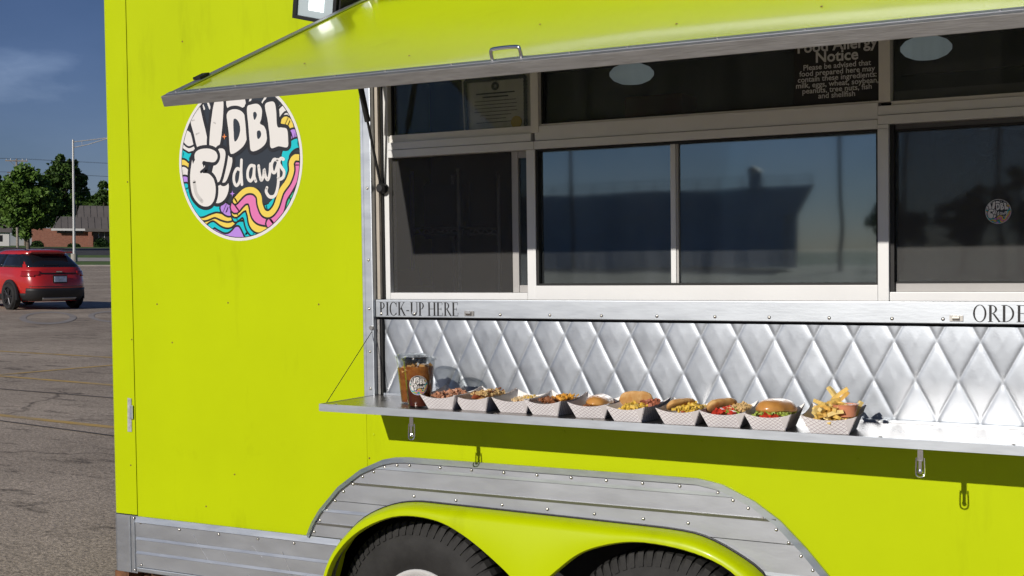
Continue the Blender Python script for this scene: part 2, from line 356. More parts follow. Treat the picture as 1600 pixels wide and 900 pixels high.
for cx, cd, rx, rd in ((-0.09, 31.8, 0.55, 2.5), (1.35, 31.9, 0.50, 2.3)):
    ring_pts = [(cx + rx * math.cos(t * math.pi / 16), cd + rd * math.sin(t * math.pi / 16)) for t in range(33)]
    V = []; F = []
    for i, (x, d) in enumerate(ring_pts):
        for k in (0.86, 1.12): V.append(g(cx + (x - cx) * k, cd + (d - cd) * k, 0.006))
    F = [(2 * i, 2 * i + 1, 2 * i + 3, 2 * i + 2) for i in range(32)]
    mesh('tyre_scuff', V, F, MARKM, lot)

# ------------------------------------------------------------------ THE TRAILER (world axes: x along the serving side, y into it, z up)
TR = empty('food_trailer', (0, 0, 0), label='lime green food trailer with open serving hatch and shelf of food', cat='food trailer')
XR, YB, ZT = 5.4, 2.35, 2.78                         # right end, back, roof
# --- outer skin
def panel(name, poly, mat=LIME, y0=0.0, y1=0.035): return MB().prism(poly, y0, y1).build(name, mat, TR)
# rounded front corner post
prof = []
for i in range(7):
    a = R(90 * i / 6); prof.append((0.022 - 0.022 * math.sin(a), 0.022 - 0.022 * math.cos(a)))
prof = [(0.1285, 0.0)] + [(0.022 - 0.022 * math.sin(R(15 * i)), 0.022 - 0.022 * math.cos(R(15 * i))) for i in range(7)] + [(0.0, 0.11), (0.1285, 0.11)]
def vpost(name, prof, z0, z1, mat):
    n = len(prof); V = [(x, y, z0) for x, y in prof] + [(x, y, z1) for x, y in prof]
    F = [(i, (i + 1) % n, (i + 1) % n + n, i + n) for i in range(n)] + [tuple(range(n)), tuple(range(2 * n - 1, n - 1, -1))]
    mb = MB().add(V, F); return smooth_by_angle(mb.build(name, mat, TR), 40)
vpost('corner_post', prof, 0.604, ZT, LIME)
vpost('corner_casting', [(x, y - 0.004) for x, y in prof], 0.372, 0.600, ALU_B)
box('seam_strip', (0.1285, 0.1325, 0.010, 0.03, 0.60, ZT), GASKET, TR)
for xr in (0.088, 0.112): box('casting_ridge', (xr, xr + 0.008, -0.008, 0.0, 0.376, 0.598), ALU, TR)
box('corner_foot', (0.0, 0.075, 0.0, 0.10, 0.25, 0.370), RUST, TR)
panel('wall_panel', [(0.1325, 0.388), (1.085, 0.388), (1.09, 0.45), (1.12, 0.545), (1.18, 0.625), (1.2465, 0.685), (1.2465, ZT), (0.1325, ZT)])
notch = [(1.13, 0.30), (1.13, 0.479), (1.175, 0.56), (1.26, 0.645), (1.36, 0.705), (1.463, 0.730), (2.34, 0.722), (2.49, 0.705), (2.60, 0.66), (2.70, 0.58), (2.76, 0.48), (2.78, 0.30)]
panel('wall_panel', [(1.2475, 0.745), (2.80, 0.745), (2.80, 0.388), (4.41, 0.388), (4.41, 1.086), (1.2475, 1.097)])
panel('wall_panel', [(1.2475, 2.535), (4.41, 2.535), (4.41, ZT), (1.2475, ZT)])
panel('wall_panel', [(4.4115, 0.30), (XR, 0.30), (XR, ZT), (4.4115, ZT)])
# backing inside, other walls, roof, floor
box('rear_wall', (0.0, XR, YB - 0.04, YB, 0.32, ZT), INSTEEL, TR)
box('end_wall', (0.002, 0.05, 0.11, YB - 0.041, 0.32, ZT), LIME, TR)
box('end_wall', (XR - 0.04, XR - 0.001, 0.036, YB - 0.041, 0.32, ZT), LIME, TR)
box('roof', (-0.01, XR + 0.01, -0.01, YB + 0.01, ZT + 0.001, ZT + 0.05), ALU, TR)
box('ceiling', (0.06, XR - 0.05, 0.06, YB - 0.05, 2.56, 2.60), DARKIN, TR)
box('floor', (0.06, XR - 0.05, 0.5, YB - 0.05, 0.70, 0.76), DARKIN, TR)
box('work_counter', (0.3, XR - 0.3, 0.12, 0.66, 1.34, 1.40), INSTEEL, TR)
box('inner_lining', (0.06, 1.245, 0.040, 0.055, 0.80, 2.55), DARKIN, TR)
box('wheel_well', (1.0, 2.9, 0.42, 0.46, 0.05, 0.80), UNDER, TR)
box('wheel_well_top', (1.0, 2.9, 0.036, 0.42, 0.76, 0.80), UNDER, TR)
box('chassis_rail', (0.10, 1.0, 0.06, 0.14, 0.27, 0.372), RUST, TR)
box('chassis_rail', (2.9, XR - 0.1, 0.06, 0.14, 0.27, 0.372), RUST, TR)
box('underbody', (0.06, 1.0, 0.15, YB - 0.1, 0.29, 0.36), UNDER, TR)

# --- rivets and screws (one mesh shared)
def dome_mesh(name, r, h, n=10):
    V = []; F = []
    for i in range(4):
        a = R(90 * i / 3.0)
        for j in range(n):
            q = 2 * math.pi * j / n; V.append((r * math.cos(a) * math.cos(q), -h * math.sin(a), r * math.cos(a) * math.sin(q)))
    for i in range(3):
        for j in range(n): F.append((i * n + j, i * n + (j + 1) % n, (i + 1) * n + (j + 1) % n, (i + 1) * n + j))
    me = bpy.data.meshes.new(name); me.from_pydata(V, [], F); me.update(); me.polygons.foreach_set('use_smooth', [True] * len(F)); return me
RV = dome_mesh('rivet', 0.0054, 0.0034); RV.materials.append(RIVET)
RVD = dome_mesh('rivet', 0.0045, 0.0022); RVD.materials.append(ALU_D)
SCR = dome_mesh('screw', 0.0050, 0.0018); SCR.materials.append(LIME)
SCB = dome_mesh('screw', 0.0034, 0.0016); SCB.materials.append(RUST)
def put(me, x, y, z, parent=TR, name=None):
    o = bpy.data.objects.new(name or me.name.split('.')[0], me); COL.objects.link(o); o.parent = parent; o.location = (x, y, z); return o
for x, z in ((0.118, 0.592), (0.118, 0.385), (0.155, 0.577), (0.155, 0.41)): put(RV, x, -0.009 if x < 0.13 else -0.011, z)

# --- aluminium skirt and arch planks
def arch_l(z):      # outer left edge of the arch
    P = [(0.30, 0.977), (0.604, 0.977), (0.65, 1.000), (0.698, 1.034), (0.79, 1.122), (0.859, 1.222), (0.90, 1.319), (0.915, 1.427)]
    for (a, xa), (b_, xb) in zip(P, P[1:]):
        if z <= b_: return xa + (xb - xa) * (z - a) / (b_ - a)
    return 1.427
def arch_r(z):
    P = [(0.30, 3.02), (0.50, 2.985), (0.58, 2.945), (0.656, 2.898), (0.734, 2.828), (0.808, 2.75), (0.859, 2.672), (0.902, 2.571), (0.916, 2.488)]
    for (a, xa), (b_, xb) in zip(P, P[1:]):
        if z <= b_: return xa + (xb - xa) * max(0, (z - a)) / (b_ - a)
    return 2.488
def fo_l(z):        # centre line of the fender band, left
    P = [(0.20, 1.075), (0.475, 1.10), (0.543, 1.128), (0.616, 1.18), (0.692, 1.265), (0.735, 1.37)]
    for (a, xa), (b_, xb) in zip(P, P[1:]):
        if z <= b_: return xa + (xb - xa) * (z - a) / (b_ - a)
    return 1.37
def fo_r(z):
    P = [(0.20, 2.80), (0.50, 2.78), (0.60, 2.735), (0.648, 2.69), (0.693, 2.615), (0.73, 2.52)]
    for (a, xa), (b_, xb) in zip(P, P[1:]):
        if z <= b_: return xa + (xb - xa) * (z - a) / (b_ - a)
    return 2.52
def slab(z0, z1, fl, fr, n=6, proud=0.010):
    zs = [z0 + (z1 - z0) * i / n for i in range(n + 1)]
    poly = [(fl(z), z) for z in zs] + [(fr(z), z) for z in reversed(zs)]
    return MB().prism(poly, -proud, -0.001).build('skirt_plank', ALU_B, TR)
GAP = 0.0022
# skirt ahead of the wheels (these run under the arch boards as far as the fender)
for i, (z0, z1) in enumerate(((0.400, 0.459), (0.461, 0.515), (0.517, 0.578))):
    slab(z0, z1, lambda z: 0.1335, fo_l, 4, 0.009 + 0.0012 * (i % 2))
    slab(z0, z1, fo_r, lambda z: XR - 0.02, 4, 0.009) if False else None
MB().add([(x_, a, b_) for x_ in (0.1335, 1.13) for a, b_ in ((-0.001, 0.5795), (-0.021, 0.5795), (-0.009, 0.6005), (-0.001, 0.6005))], [(0, 1, 2, 3), (7, 6, 5, 4), (0, 4, 5, 1), (1, 5, 6, 2), (2, 6, 7, 3), (3, 7, 4, 0)]).build('skirt_lip', ALU, TR)
box('skirt_lip', (0.1335, 1.075, -0.016, -0.001, 0.382, 0.3985), ALU, TR, 0.003)
RIBS = [(zr, 0.1335, fo_l(zr) - 0.001) for zr in (0.459, 0.515)]
SCRATCH = pm('bare_scratch', (0.75, 0.76, 0.78), 0.35, 0.9)
for x, z, dx, dz, w in ((0.42, 0.560, 0.10, -0.115, 0.003), (0.86, 0.530, 0.055, -0.10, 0.005), (0.58, 0.50, 0.03, -0.05, 0.0015), (0.72, 0.54, 0.05, -0.04, 0.0015), (0.70, 0.43, 0.02, -0.025, 0.002)):
    MB().prism([(x, z), (x + w, z), (x + dx + w * 0.3, z + dz), (x + dx, z + dz)], -0.0112, -0.0104).build('scratch', SCRATCH, TR)
# arch boards
for i, (z0, z1) in enumerate(((0.604, 0.649), (0.651, 0.701), (0.703, 0.738))):
    slab(z0, z1, lambda z: arch_l(z) + 0.004, fo_l, 6, 0.010 + 0.001 * (i % 2))
for i, (z0, z1) in enumerate(((0.30, 0.42), (0.422, 0.53), (0.532, 0.645), (0.647, 0.738))):
    slab(z0, z1, fo_r, lambda z: arch_r(z) - 0.004, 6, 0.010 + 0.001 * (i % 2))
for i, (z0, z1) in enumerate(((0.740, 0.806), (0.808, 0.871), (0.873, 0.912))):
    slab(z0, z1, lambda z: arch_l(z) + 0.004, lambda z: arch_r(z) - 0.004, 10, 0.010 + 0.001 * (i % 2))
def wedge(name, x0, x1, z0, z1, up, mat, yb=-0.0113, yf=-0.0175):
    P = [(yb, z0), (yf, z0), (yb, z1)] if up else [(yb, z0), (yf, z1), (yb, z1)]
    V = [(x0, a, b_) for a, b_ in P] + [(x1, a, b_) for a, b_ in P]
    return MB().add(V, [(0, 1, 2), (5, 4, 3), (0, 3, 4, 1), (1, 4, 5, 2), (2, 5, 3, 0)]).build(name, mat, TR)
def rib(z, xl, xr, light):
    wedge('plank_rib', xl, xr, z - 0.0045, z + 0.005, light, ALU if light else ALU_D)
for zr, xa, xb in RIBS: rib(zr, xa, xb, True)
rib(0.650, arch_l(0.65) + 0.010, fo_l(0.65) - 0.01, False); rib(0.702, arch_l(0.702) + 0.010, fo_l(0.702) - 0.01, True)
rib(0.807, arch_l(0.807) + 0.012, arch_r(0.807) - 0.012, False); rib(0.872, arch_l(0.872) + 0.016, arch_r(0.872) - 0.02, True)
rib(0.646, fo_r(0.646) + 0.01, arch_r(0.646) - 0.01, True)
# rolled edge round the arch
edge = [(arch_l(z), z) for z in (0.604, 0.65, 0.698, 0.745, 0.79, 0.825, 0.859, 0.885, 0.90)] + [(1.37, 0.911), (1.427, 0.915)] + \
       [(1.427 + (2.488 - 1.427) * i / 6, 0.915 + 0.001 * i / 6) for i in range(1, 7)] + [(2.535, 0.909)] + \
       [(arch_r(z), z) for z in (0.902, 0.88, 0.859, 0.835, 0.808, 0.772, 0.734, 0.695, 0.656, 0.58, 0.50, 0.30)]
def ribbon_edge(pts, w, y0, y1, name, mat, tilt=0.0):
    P = [Vector((x, z)) for x, z in pts]; mb = MB(); V = []
    for i, p in enumerate(P):
        t = (P[min(i + 1, len(P) - 1)] - P[max(i - 1, 0)]).normalized(); nn = Vector((t.y, -t.x)) * w
        V += [(p.x, y0 + tilt, p.y), (p.x + nn.x, y0, p.y + nn.y), (p.x + nn.x, y1, p.y + nn.y), (p.x, y1, p.y)]
    F = []
    for i in range(len(P) - 1):
        for k in range(4): F.append((4 * i + k, 4 * i + (k + 1) % 4, 4 * i + 4 + (k + 1) % 4, 4 * i + 4 + k))
    mb.add(V, F); return smooth_by_angle(mb.build(name, mat, TR), 30)
ribbon_edge(edge, 0.017, -0.022, -0.001, 'arch_trim', ALU, 0.012)
# rivets following the arch
acc = 0; last = None
inner = [Vector((x, z)) for x, z in edge]
path = []
for i, p in enumerate(inner):
    t = (inner[min(i + 1, len(inner) - 1)] - inner[max(i - 1, 0)]).normalized(); path.append(p + Vector((t.y, -t.x)) * 0.027)
dist = 0.03
for a, b_ in zip(path, path[1:]):
    L = (b_ - a).length; step = 0.052 if (a.x < 1.38 or a.x > 2.40) else 0.125
    while dist < L:
        q = a + (b_ - a) * (dist / L); put(RV, q.x, -0.0120, q.y); dist += step
    dist -= L
for x in (1.45, 1.62, 1.80, 1.97, 2.14, 2.31, 2.46): put(RV, x, -0.0115, 0.782 - 0.006 * (x - 1.45))
for x in (0.36, 0.56, 0.75, 0.92): put(RV, x, -0.011, 0.568)

# --- lime tandem fender
fo = [(1.072, 0.30), (1.075, 0.40), (1.084, 0.475), (1.111, 0.543), (1.163, 0.616), (1.248, 0.692), (1.358, 0.744), (1.464, 0.765), (1.60, 0.7655), (1.90, 0.762), (2.20, 0.758), (2.427, 0.753), (2.53, 0.737), (2.631, 0.693), (2.70, 0.648), (2.76, 0.57), (2.80, 0.47), (2.82, 0.30)]
fi = [(1.100, 0.30), (1.104, 0.40), (1.118, 0.479), (1.162, 0.561), (1.247, 0.642), (1.357, 0.699), (1.463, 0.723), (1.593, 0.713), (1.717, 0.659), (1.839, 0.577), (1.930, 0.500),
      (2.028, 0.587), (2.12, 0.658), (2.232, 0.699), (2.341, 0.714), (2.489, 0.70), (2.611, 0.658), (2.70, 0.575), (2.755, 0.48), (2.785, 0.30)]
FO = [p.to_2d() for p in catmull([(x, z, 0) for x, z in fo], 4)]; FI = [p.to_2d() for p in catmull([(x, z, 0) for x, z in fi[:10]], 4)] + [p.to_2d() for p in catmull([(x, z, 0) for x, z in fi[10:]], 4)]
mb = MB()
bm = bmesh.new()
# the front face as strips between resampled outer and inner outlines
def resample(P, n):
    L = [0]
    for a, b_ in zip(P, P[1:]): L.append(L[-1] + (b_ - a).length)
    out = []; j = 0
    for i in range(n):
        s = L[-1] * i / (n - 1)
        while j < len(P) - 2 and L[j + 1] < s: j += 1
        out.append(P[j] + (P[j + 1] - P[j]) * ((s - L[j]) / max(1e-9, L[j + 1] - L[j])))
    return out
def by_x(P, xs):
    out = []
    for x in xs:
        for a, b_ in zip(P, P[1:]):
            if min(a.x, b_.x) <= x <= max(a.x, b_.x) and abs(b_.x - a.x) > 1e-9:
                out.append(a + (b_ - a) * ((x - a.x) / (b_.x - a.x))); break
    return out
# left sweep, middle, right sweep
NL = 22
A1 = resample([p for p in FO if p.x <= 1.464], NL); B1 = resample([p for p in FI if p.x <= 1.464], NL)
xs = [1.47 + (2.34 - 1.47) * i / 44 for i in range(45)]
A2 = by_x(FO, xs); B2 = by_x(FI, xs)
A3 = resample([p for p in FO if p.x >= 2.345], NL); B3 = resample([p for p in FI if p.x >= 2.345], NL)
AO = A1 + A2 + A3; BI = B1 + B2 + B3
V = []; F = []
nA = len(AO)
for a, b_ in zip(AO, BI):
    dvec = (b_ - a); L = dvec.length; u = dvec / L
    c1 = a + u * min(0.016, L * 0.3); c2 = a + u * min(0.034, L * 0.55); c3 = b_ - u * min(0.006, L * 0.1)
    V += [(a.x, -0.001, a.y), (a.x, -0.030, a.y), (c1.x, -0.066, c1.y), (c2.x, -0.078, c2.y), (c3.x, -0.078, c3.y), (b_.x, -0.070, b_.y), (b_.x, -0.050, b_.y)]
for i in range(nA - 1):
    for k in range(6): F.append((7 * i + k, 7 * i + k + 1, 7 * i + 7 + k + 1, 7 * i + 7 + k))
smooth_by_angle(MB().add(V, F).build('fender', LIME, TR), 50)
ribbon_edge([(p.x, p.y + 0.004) for p in AO], 0.006, -0.026, -0.0125, 'fender_seal', GASKET)

# --- wheels
def make_wheel(cx, cz):
    w = bpy.data.objects.new('wheel', None); COL.objects.link(w); w.parent = TR; w.location = (cx, 0.02, cz)
    r = 0.345; mb = MB()
    prof = [(0.168, 0.016), (0.19, 0.0), (0.25, -0.012), (0.285, -0.008), (0.300, 0.0), (0.312, 0.004), (0.332, 0.020), (0.342, 0.040), (0.345, 0.07), (0.345, 0.16), (0.335, 0.20), (0.28, 0.225), (0.168, 0.215)]
    mb.lathe(prof, 96, axis='Y')
    t = smooth_by_angle(mb.build('tyre', TYRE, w), 40)
    tb = MB()
    for k in range(64):                     # shoulder blocks
        a = 2 * math.pi * k / 64; ca, sa = math.cos(a), math.sin(a); ta, tb_ = -sa, ca
        V = []
        for rr, yy, hw in ((0.298, -0.0035, 0.0085), (0.340, 0.018, 0.0105), (0.3485, 0.040, 0.011), (0.3485, 0.075, 0.011), (0.330, 0.075, 0.011), (0.298, 0.02, 0.0085)):
            for s in (-1, 1): V.append((rr * ca + s * hw * ta, yy - 0.003, rr * sa + s * hw * tb_))
        n = 6; F = [tuple(2 * i for i in range(n)), tuple(2 * i + 1 for i in reversed(range(n)))] + [(2 * i, 2 * i + 1, (2 * i + 3) % 12, (2 * i + 2) % 12) for i in range(n)]
        tb.add(V, F)
    tag(tb.build('tread', TYRE, w), kind='stuff')
    mb = MB(); mb.lathe([(0.0, 0.03), (0.05, 0.03), (0.06, 0.045), (0.10, 0.055), (0.135, 0.045), (0.150, 0.022), (0.162, 0.008), (0.170, 0.004), (0.174, 0.010), (0.172, 0.05)], 48, axis='Y')
    smooth_by_angle(mb.build('rim', pm('white_wheel', (0.75, 0.75, 0.75), 0.35, var=0.05, vs_=10), w), 40)
    for k in range(5):
        a = 2 * math.pi * k / 5 + 0.3
        MB().lathe([(0.0, 0.0), (0.011, 0.002), (0.011, 0.02), (0.0, 0.02)][0:4], 8, axis='Y', c=(0.085 * math.cos(a), 0.032, 0.085 * math.sin(a))).build('lug_nut', CHROME, w)
    return w
make_wheel(1.443, 0.343); make_wheel(2.346, 0.325)

# --- opening trim, jamb, band
box('hatch_trim', (1.2475, 1.262, -0.012, 0.034, 1.1195, 2.534), ALU, TR, 0.002)
box('hatch_trim', (1.263, 1.297, -0.020, 0.034, 1.1195, 2.534), ALU, TR, 0.003)
box('hatch_trim_foot', (1.2475, 1.297, -0.016, -0.001, 1.098, 1.1185), ALU, TR, 0.002)
box('hatch_trim', (4.36, 4.41, -0.020, 0.034, 1.1195, 2.534), ALU, TR, 0.003)
box('jamb', (1.298, 1.312, 0.004, 0.060, 1.4625, 2.534), TAN, TR)
box('jamb_gasket', (1.3125, 1.3165, 0.020, 0.060, 1.4625, 2.534), GASKET, TR)
for z in (1.43, 1.28, 1.15, 1.60, 1.85, 2.1): put(RV, 1.281, -0.0205, z)
BAND = box('sill_band', (1.298, 4.359, -0.006, 0.060, 1.4005, 1.4610), ALU, TR, 0.002)
for x in (1.322, 1.46, 1.80, 1.985, 2.17, 2.36, 2.55, 2.72, 2.90, 3.08, 3.22, 3.45): put(RV, x, -0.0062, 1.413)
for x in (1.681, 3.256):                                       # keepers for the shelf latches
    k = MB(); k.box(x - 0.018, x + 0.018, -0.010, -0.0062, 1.408, 1.424); k.tube([(x - 0.009, -0.012, 1.416), (x + 0.009, -0.012, 1.416)], 0.006, 8)
    k.build('latch_keeper', RIVET, TR)
box('band_shadow_gap', (1.298, 4.359, 0.012, 0.058, 1.395, 1.400), GASKET, TR)
box('side_channel', (1.298, 1.309, 0.0, 0.058, 1.128, 1.3915), ALU_D, TR)
box('channel_gasket', (1.3095, 1.3165, 0.006, 0.058, 1.128, 1.3915), GASKET, TR)

# --- quilted stainless panel: one pressed sheet
def quilt():
    P, Hh = 0.1172, 0.2225; x0, x1, z0, z1 = 1.317, 4.358, 1.095, 1.391
    nx, nz = 1040, 96; V = []; F = []
    for j in range(nz + 1):
        z = z0 + (z1 - z0) * j / nz
        for i in range(nx + 1):
            x = x0 + (x1 - x0) * i / nx
            a = (x - 1.44) / P + (z - 1.349) / Hh; b_ = (x - 1.44) / P - (z - 1.349) / Hh
            fa = abs(a - round(a)) * 2; fb = abs(b_ - round(b_)) * 2       # 0 on a crease
            e = min(fa, fb)
            puff = 0.0020 * (1 - (1 - min(1, fa)) ** 9.0) * (1 - (1 - min(1, fb)) ** 9.0) + 0.0011 * fa * fb
            V.append((x, 0.0205 - puff + 0.0006 * mnoise.noise((x * 5, z * 6, 3.1)), z))
    for j in range(nz):
        for i in range(nx): k = j * (nx + 1) + i; F.append((k, k + 1, k + nx + 2, k + nx + 1))
    return mesh('quilted_panel', V, F, STEEL, TR, True)
quilt()
box('quilt_backing', (1.298, 4.359, 0.040, 0.058, 1.10, 1.3915), UNDER, TR)

# --- windows
YF = 0.030                                                     # front of the frames
def bar(name, x0, x1, z0, z1, y0=YF, y1=0.075, mat=WHITE_F, parent=TR, bev=0.002): return box(name, (x0, x1, y0, y1, z0, z1), mat, parent, bev)
WF = {}
def wframe(name): 
    o = bpy.data.objects.new(name, None); COL.objects.link(o); o.parent = TR; return o
W1 = wframe('window'); W2 = wframe('window'); W3 = wframe('window'); W4 = wframe('window'); W5 = wframe('window'); W6 = wframe('window')
ZTOP = 2.50
# left lower (screened slider)
bar('frame_bar', 1.317, 1.337, 1.4615, ZTOP, parent=W1); bar('frame_bar', 1.3375, 1.8845, 1.4615, 1.4845, parent=W1)
bar('frame_bar', 1.885, 1.917, 1.4615, 1.9545, parent=W1)
bar('frame_bar', 1.3375, 1.917, 1.955, 1.981, y0=0.022, parent=W1); bar('frame_bar', 1.3375, 1.905, 1.9825, 2.008, y0=0.026, parent=W1)
box('insect_screen', (1.338, 1.8165, 0.050, 0.0505, 1.485, 1.9545), SCREEN, W1)
bar('slider_stile', 1.817, 1.841, 1.485, 1.9545, y0=0.052, y1=0.07, mat=pm('grey_sash', (0.42, 0.41, 0.40), 0.45, var=0.05), parent=W1)
bar('slider_foot', 1.8415, 1.8845, 1.485, 1.509, y0=0.054, y1=0.07, mat=MATS['grey_sash'], parent=W1)
bar('slider_head', 1.8415, 1.8845, 1.932, 1.9545, y0=0.054, y1=0.07, mat=MATS['grey_sash'], parent=W1)
box('pane', (1.8415, 1.8845, 0.062, 0.064, 1.5095, 1.9315), GLASS_UP, W1)
# middle lower (big sliding glass)
bar('frame_bar', 1.9175, 3.033, 1.4615, 1.508, y0=0.022, parent=W2); bar('frame_bar', 1.9175, 3.033, 1.955, 1.981, y0=0.024, parent=W2)
bar('frame_bar', 1.9175, 3.033, 1.9825, 2.030, y0=0.030, parent=W2)
box('seal', (1.918, 1.9255, 0.034, 0.066, 1.5085, 1.9545), GASKET, W2); box('seal', (3.0265, 3.033, 0.034, 0.066, 1.5085, 1.9545), GASKET, W2)
box('seal', (1.926, 3.026, 0.034, 0.066, 1.5085, 1.5145), GASKET, W2); box('seal', (1.926, 3.026, 0.034, 0.066, 1.9485, 1.9545), GASKET, W2)
bar('sash_stile', 2.387, 2.404, 1.515, 1.948, y0=0.046, y1=0.066, parent=W2); box('sash_stile', (2.4045, 2.4115, 0.050, 0.066, 1.515, 1.948), MATS['grey_sash'], W2)
bar('sash_rail', 1.9265, 2.3865, 1.930, 1.948, y0=0.058, y1=0.068, parent=W2)
box('pane', (1.9265, 2.3868, 0.053, 0.055, 1.515, 1.9482), GLASS, W2)
box('pane', (2.412, 3.026, 0.060, 0.062, 1.515, 1.9482), GLASS, W2)
# right lower (screen again)
bar('frame_bar', 3.0335, 3.0645, 1.4615, 1.954, y0=0.022, parent=W3); bar('frame_bar', 3.065, 4.33, 1.4615, 1.4875, parent=W3)
bar('frame_bar', 3.0335, 4.33, 1.9665, 1.992, y0=0.024, parent=W3); bar('frame_bar', 3.0335, 4.33, 1.9935, 2.020, y0=0.030, parent=W3); bar('frame_bar', 3.0335, 3.0645, 1.9545, 1.966, y0=0.022, parent=W3)
box('seal', (3.0655, 3.0765, 0.036, 0.070, 1.488, 1.966), GASKET, W3)
box('seal', (3.077, 4.329, 0.050, 0.070, 1.9465, 1.9525), GASKET, W3); box('seal', (3.077, 4.329, 0.050, 0.070, 1.512, 1.516), GASKET, W3)
box('screen_rail', (3.0770, 4.329, 0.052, 0.068, 1.488, 1.5115), MATS['grey_sash'], W3)
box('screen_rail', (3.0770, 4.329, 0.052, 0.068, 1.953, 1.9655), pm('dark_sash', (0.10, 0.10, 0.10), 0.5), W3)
box('insect_screen', (3.077, 3.72, 0.058, 0.0585, 1.5165, 1.946), SCREEN, W3)
box('pane', (3.077, 4.329, 0.066, 0.068, 1.5165, 1.946), GLASS, W3)
bar('frame_bar', 4.3305, 4.358, 1.4615, ZTOP, parent=W3)
# upper lights
bar('frame_bar', 1.3375, 1.890, 2.0085, 2.034, y0=0.034, mat=pm('shaded_tan_frame', (0.62, 0.58, 0.50), 0.45, var=0.04), parent=W4) if False else None
UPF = pm('cream_upper_frame', (0.76, 0.745, 0.70), 0.45, var=0.04)
bar('frame_bar', 1.3375, 1.905, 2.0085, 2.034, y0=0.036, mat=UPF, parent=W4)
bar('frame_bar', 1.9055, 1.934, 2.0085 - 0.0, ZTOP, y0=0.026, mat=UPF, parent=W4)
bar('frame_bar', 1.9345, 3.0355, 2.0305, 2.0365, y0=0.036, mat=UPF, parent=W5)
bar('frame_bar', 3.036, 3.0685, 2.0305, ZTOP, y0=0.026, mat=UPF, parent=W5)
bar('frame_bar', 3.069, 4.33, 2.0205, 2.032, y0=0.036, mat=UPF, parent=W6)
box('pane', (1.338, 1.905, 0.060, 0.062, 2.0345, ZTOP), GLASS_UP, W4); box('pane', (1.9345, 3.0355, 0.060, 0.062, 2.037, ZTOP), GLASS_UP, W5); box('pane', (3.069, 4.33, 0.060, 0.062, 2.0325, ZTOP), GLASS_UP, W6)
box('seal', (1.3385, 1.3445, 0.050, 0.0595, 2.0345, ZTOP), GASKET, W4); box('seal', (1.935, 1.941, 0.046, 0.0595, 2.037, ZTOP), GASKET, W5); box('seal', (1.9415, 3.035, 0.046, 0.0595, 2.037, 2.042), GASKET, W5)
box('inner_strip', (3.0695, 4.329, 0.064, 0.072, 2.033, 2.062), MATS['dark_sash'], W6); box('inner_bar', (3.0695, 4.329, 0.16, 0.18, 2.12, 2.145), INSTEEL, W6)
bar('frame_head', 1.298, 4.359, ZTOP + 0.001, 2.534)

# --- hatch (the raised door): hinge at (y 0, z 2.50) falling outward
HX0, HX1 = 1.266, 4.345
HL = 1.083; slope = math.atan2(2.50 - 2.060, 0.985)
def hp(x, s, t): # s metres down the slope from the hinge, t metres outward from the door face
    cy, sy = math.cos(slope), math.sin(slope)
    return (x, -0.005 - s * cy - t * sy * 1.0, 2.505 - s * sy + t * cy)
HATCH = wframe('serving_hatch')
def hbox(name, x0, x1, s0, s1, t0, t1, mat, bev=0.0):
    V = [hp(x, s, t) for t in (t0, t1) for (x, s) in ((x0, s0), (x1, s0), (x1, s1), (x0, s1))]
    bm = bmesh.new(); vv = [bm.verts.new(v) for v in V]
    for f in BOXF: bm.faces.new([vv[i] for i in f])
    bmesh.ops.recalc_face_normals(bm, faces=bm.faces)
    if bev: bmesh.ops.bevel(bm, geom=bm.edges[:], offset=bev, segments=2, profile=0.7, affect='EDGES')
    me = bpy.data.meshes.new(name); bm.to_mesh(me); bm.free(); return link(name, me, mat, HATCH)
# skin with slight oil-canning
V = []; F = []; nx, ns = 60, 22
for j in range(ns + 1):
    for i in range(nx + 1):
        x = HX0 + 0.016 + (HX1 - HX0 - 0.032) * i / nx; s = 0.01 + (HL - 0.032) * j / ns
        ed = min(1, 6 * min(i / nx, 1 - i / nx, j / ns, 1 - j / ns) + 0.05)
        V.append(hp(x, s, 0.002 + ed * 0.0035 * mnoise.noise((x * 1.5, s * 2.2, 0.4))))
for j in range(ns):
    for i in range(nx): k = j * (nx + 1) + i; F.append((k, k + nx + 1, k + nx + 2, k + 1))
mesh('hatch_skin', V, F, LIME_GLOSS, HATCH, True)
hbox('hatch_liner', HX0 + 0.004, HX1 - 0.004, 0.01, HL - 0.0225, -0.023, -0.004, pm('pale_hatch_liner', (0.60, 0.60, 0.58), 0.5, var=0.04, vs_=4))
hbox('edge_rail', HX0, HX1, HL - 0.022, HL, -0.0245, 0.0065, ALU_D, 0.0015)
hbox('edge_flange', HX0 + 0.001, HX1 - 0.001, HL - 0.042, HL - 0.0225, 0.0035, 0.0080, ALU, 0.001)
hbox('side_rail', HX0, HX0 + 0.014, 0.0, HL - 0.0225, -0.024, 0.0065, ALU_D, 0.0015)
hbox('side_flange', HX0 + 0.0145, HX0 + 0.034, 0.0, HL - 0.043, 0.0035, 0.0075, ALU, 0.001)
hbox('side_rail', HX1 - 0.014, HX1, 0.0, HL - 0.0225, -0.024, 0.0065, ALU_D, 0.0015)
for x in (1.30, 1.39, 1.52, 1.66, 1.86, 2.02, 2.22, 2.55, 2.70, 2.92, 3.12, 3.34, 3.52):
    o = put(RVD, 0, 0, 0, HATCH); o.location = hp(x, HL - 0.030, 0.008); o.rotation_euler = (-(math.pi / 2 - slope) , 0, 0)
for x, s in ((1.62, 0.86), (2.0, 0.9), (2.30, 0.70), (2.75, 0.86), (3.1, 0.84)):
    o = put(SCB, 0, 0, 0, HATCH); o.location = hp(x, s, 0.004); o.rotation_euler = (-(math.pi / 2 - slope), 0, 0)
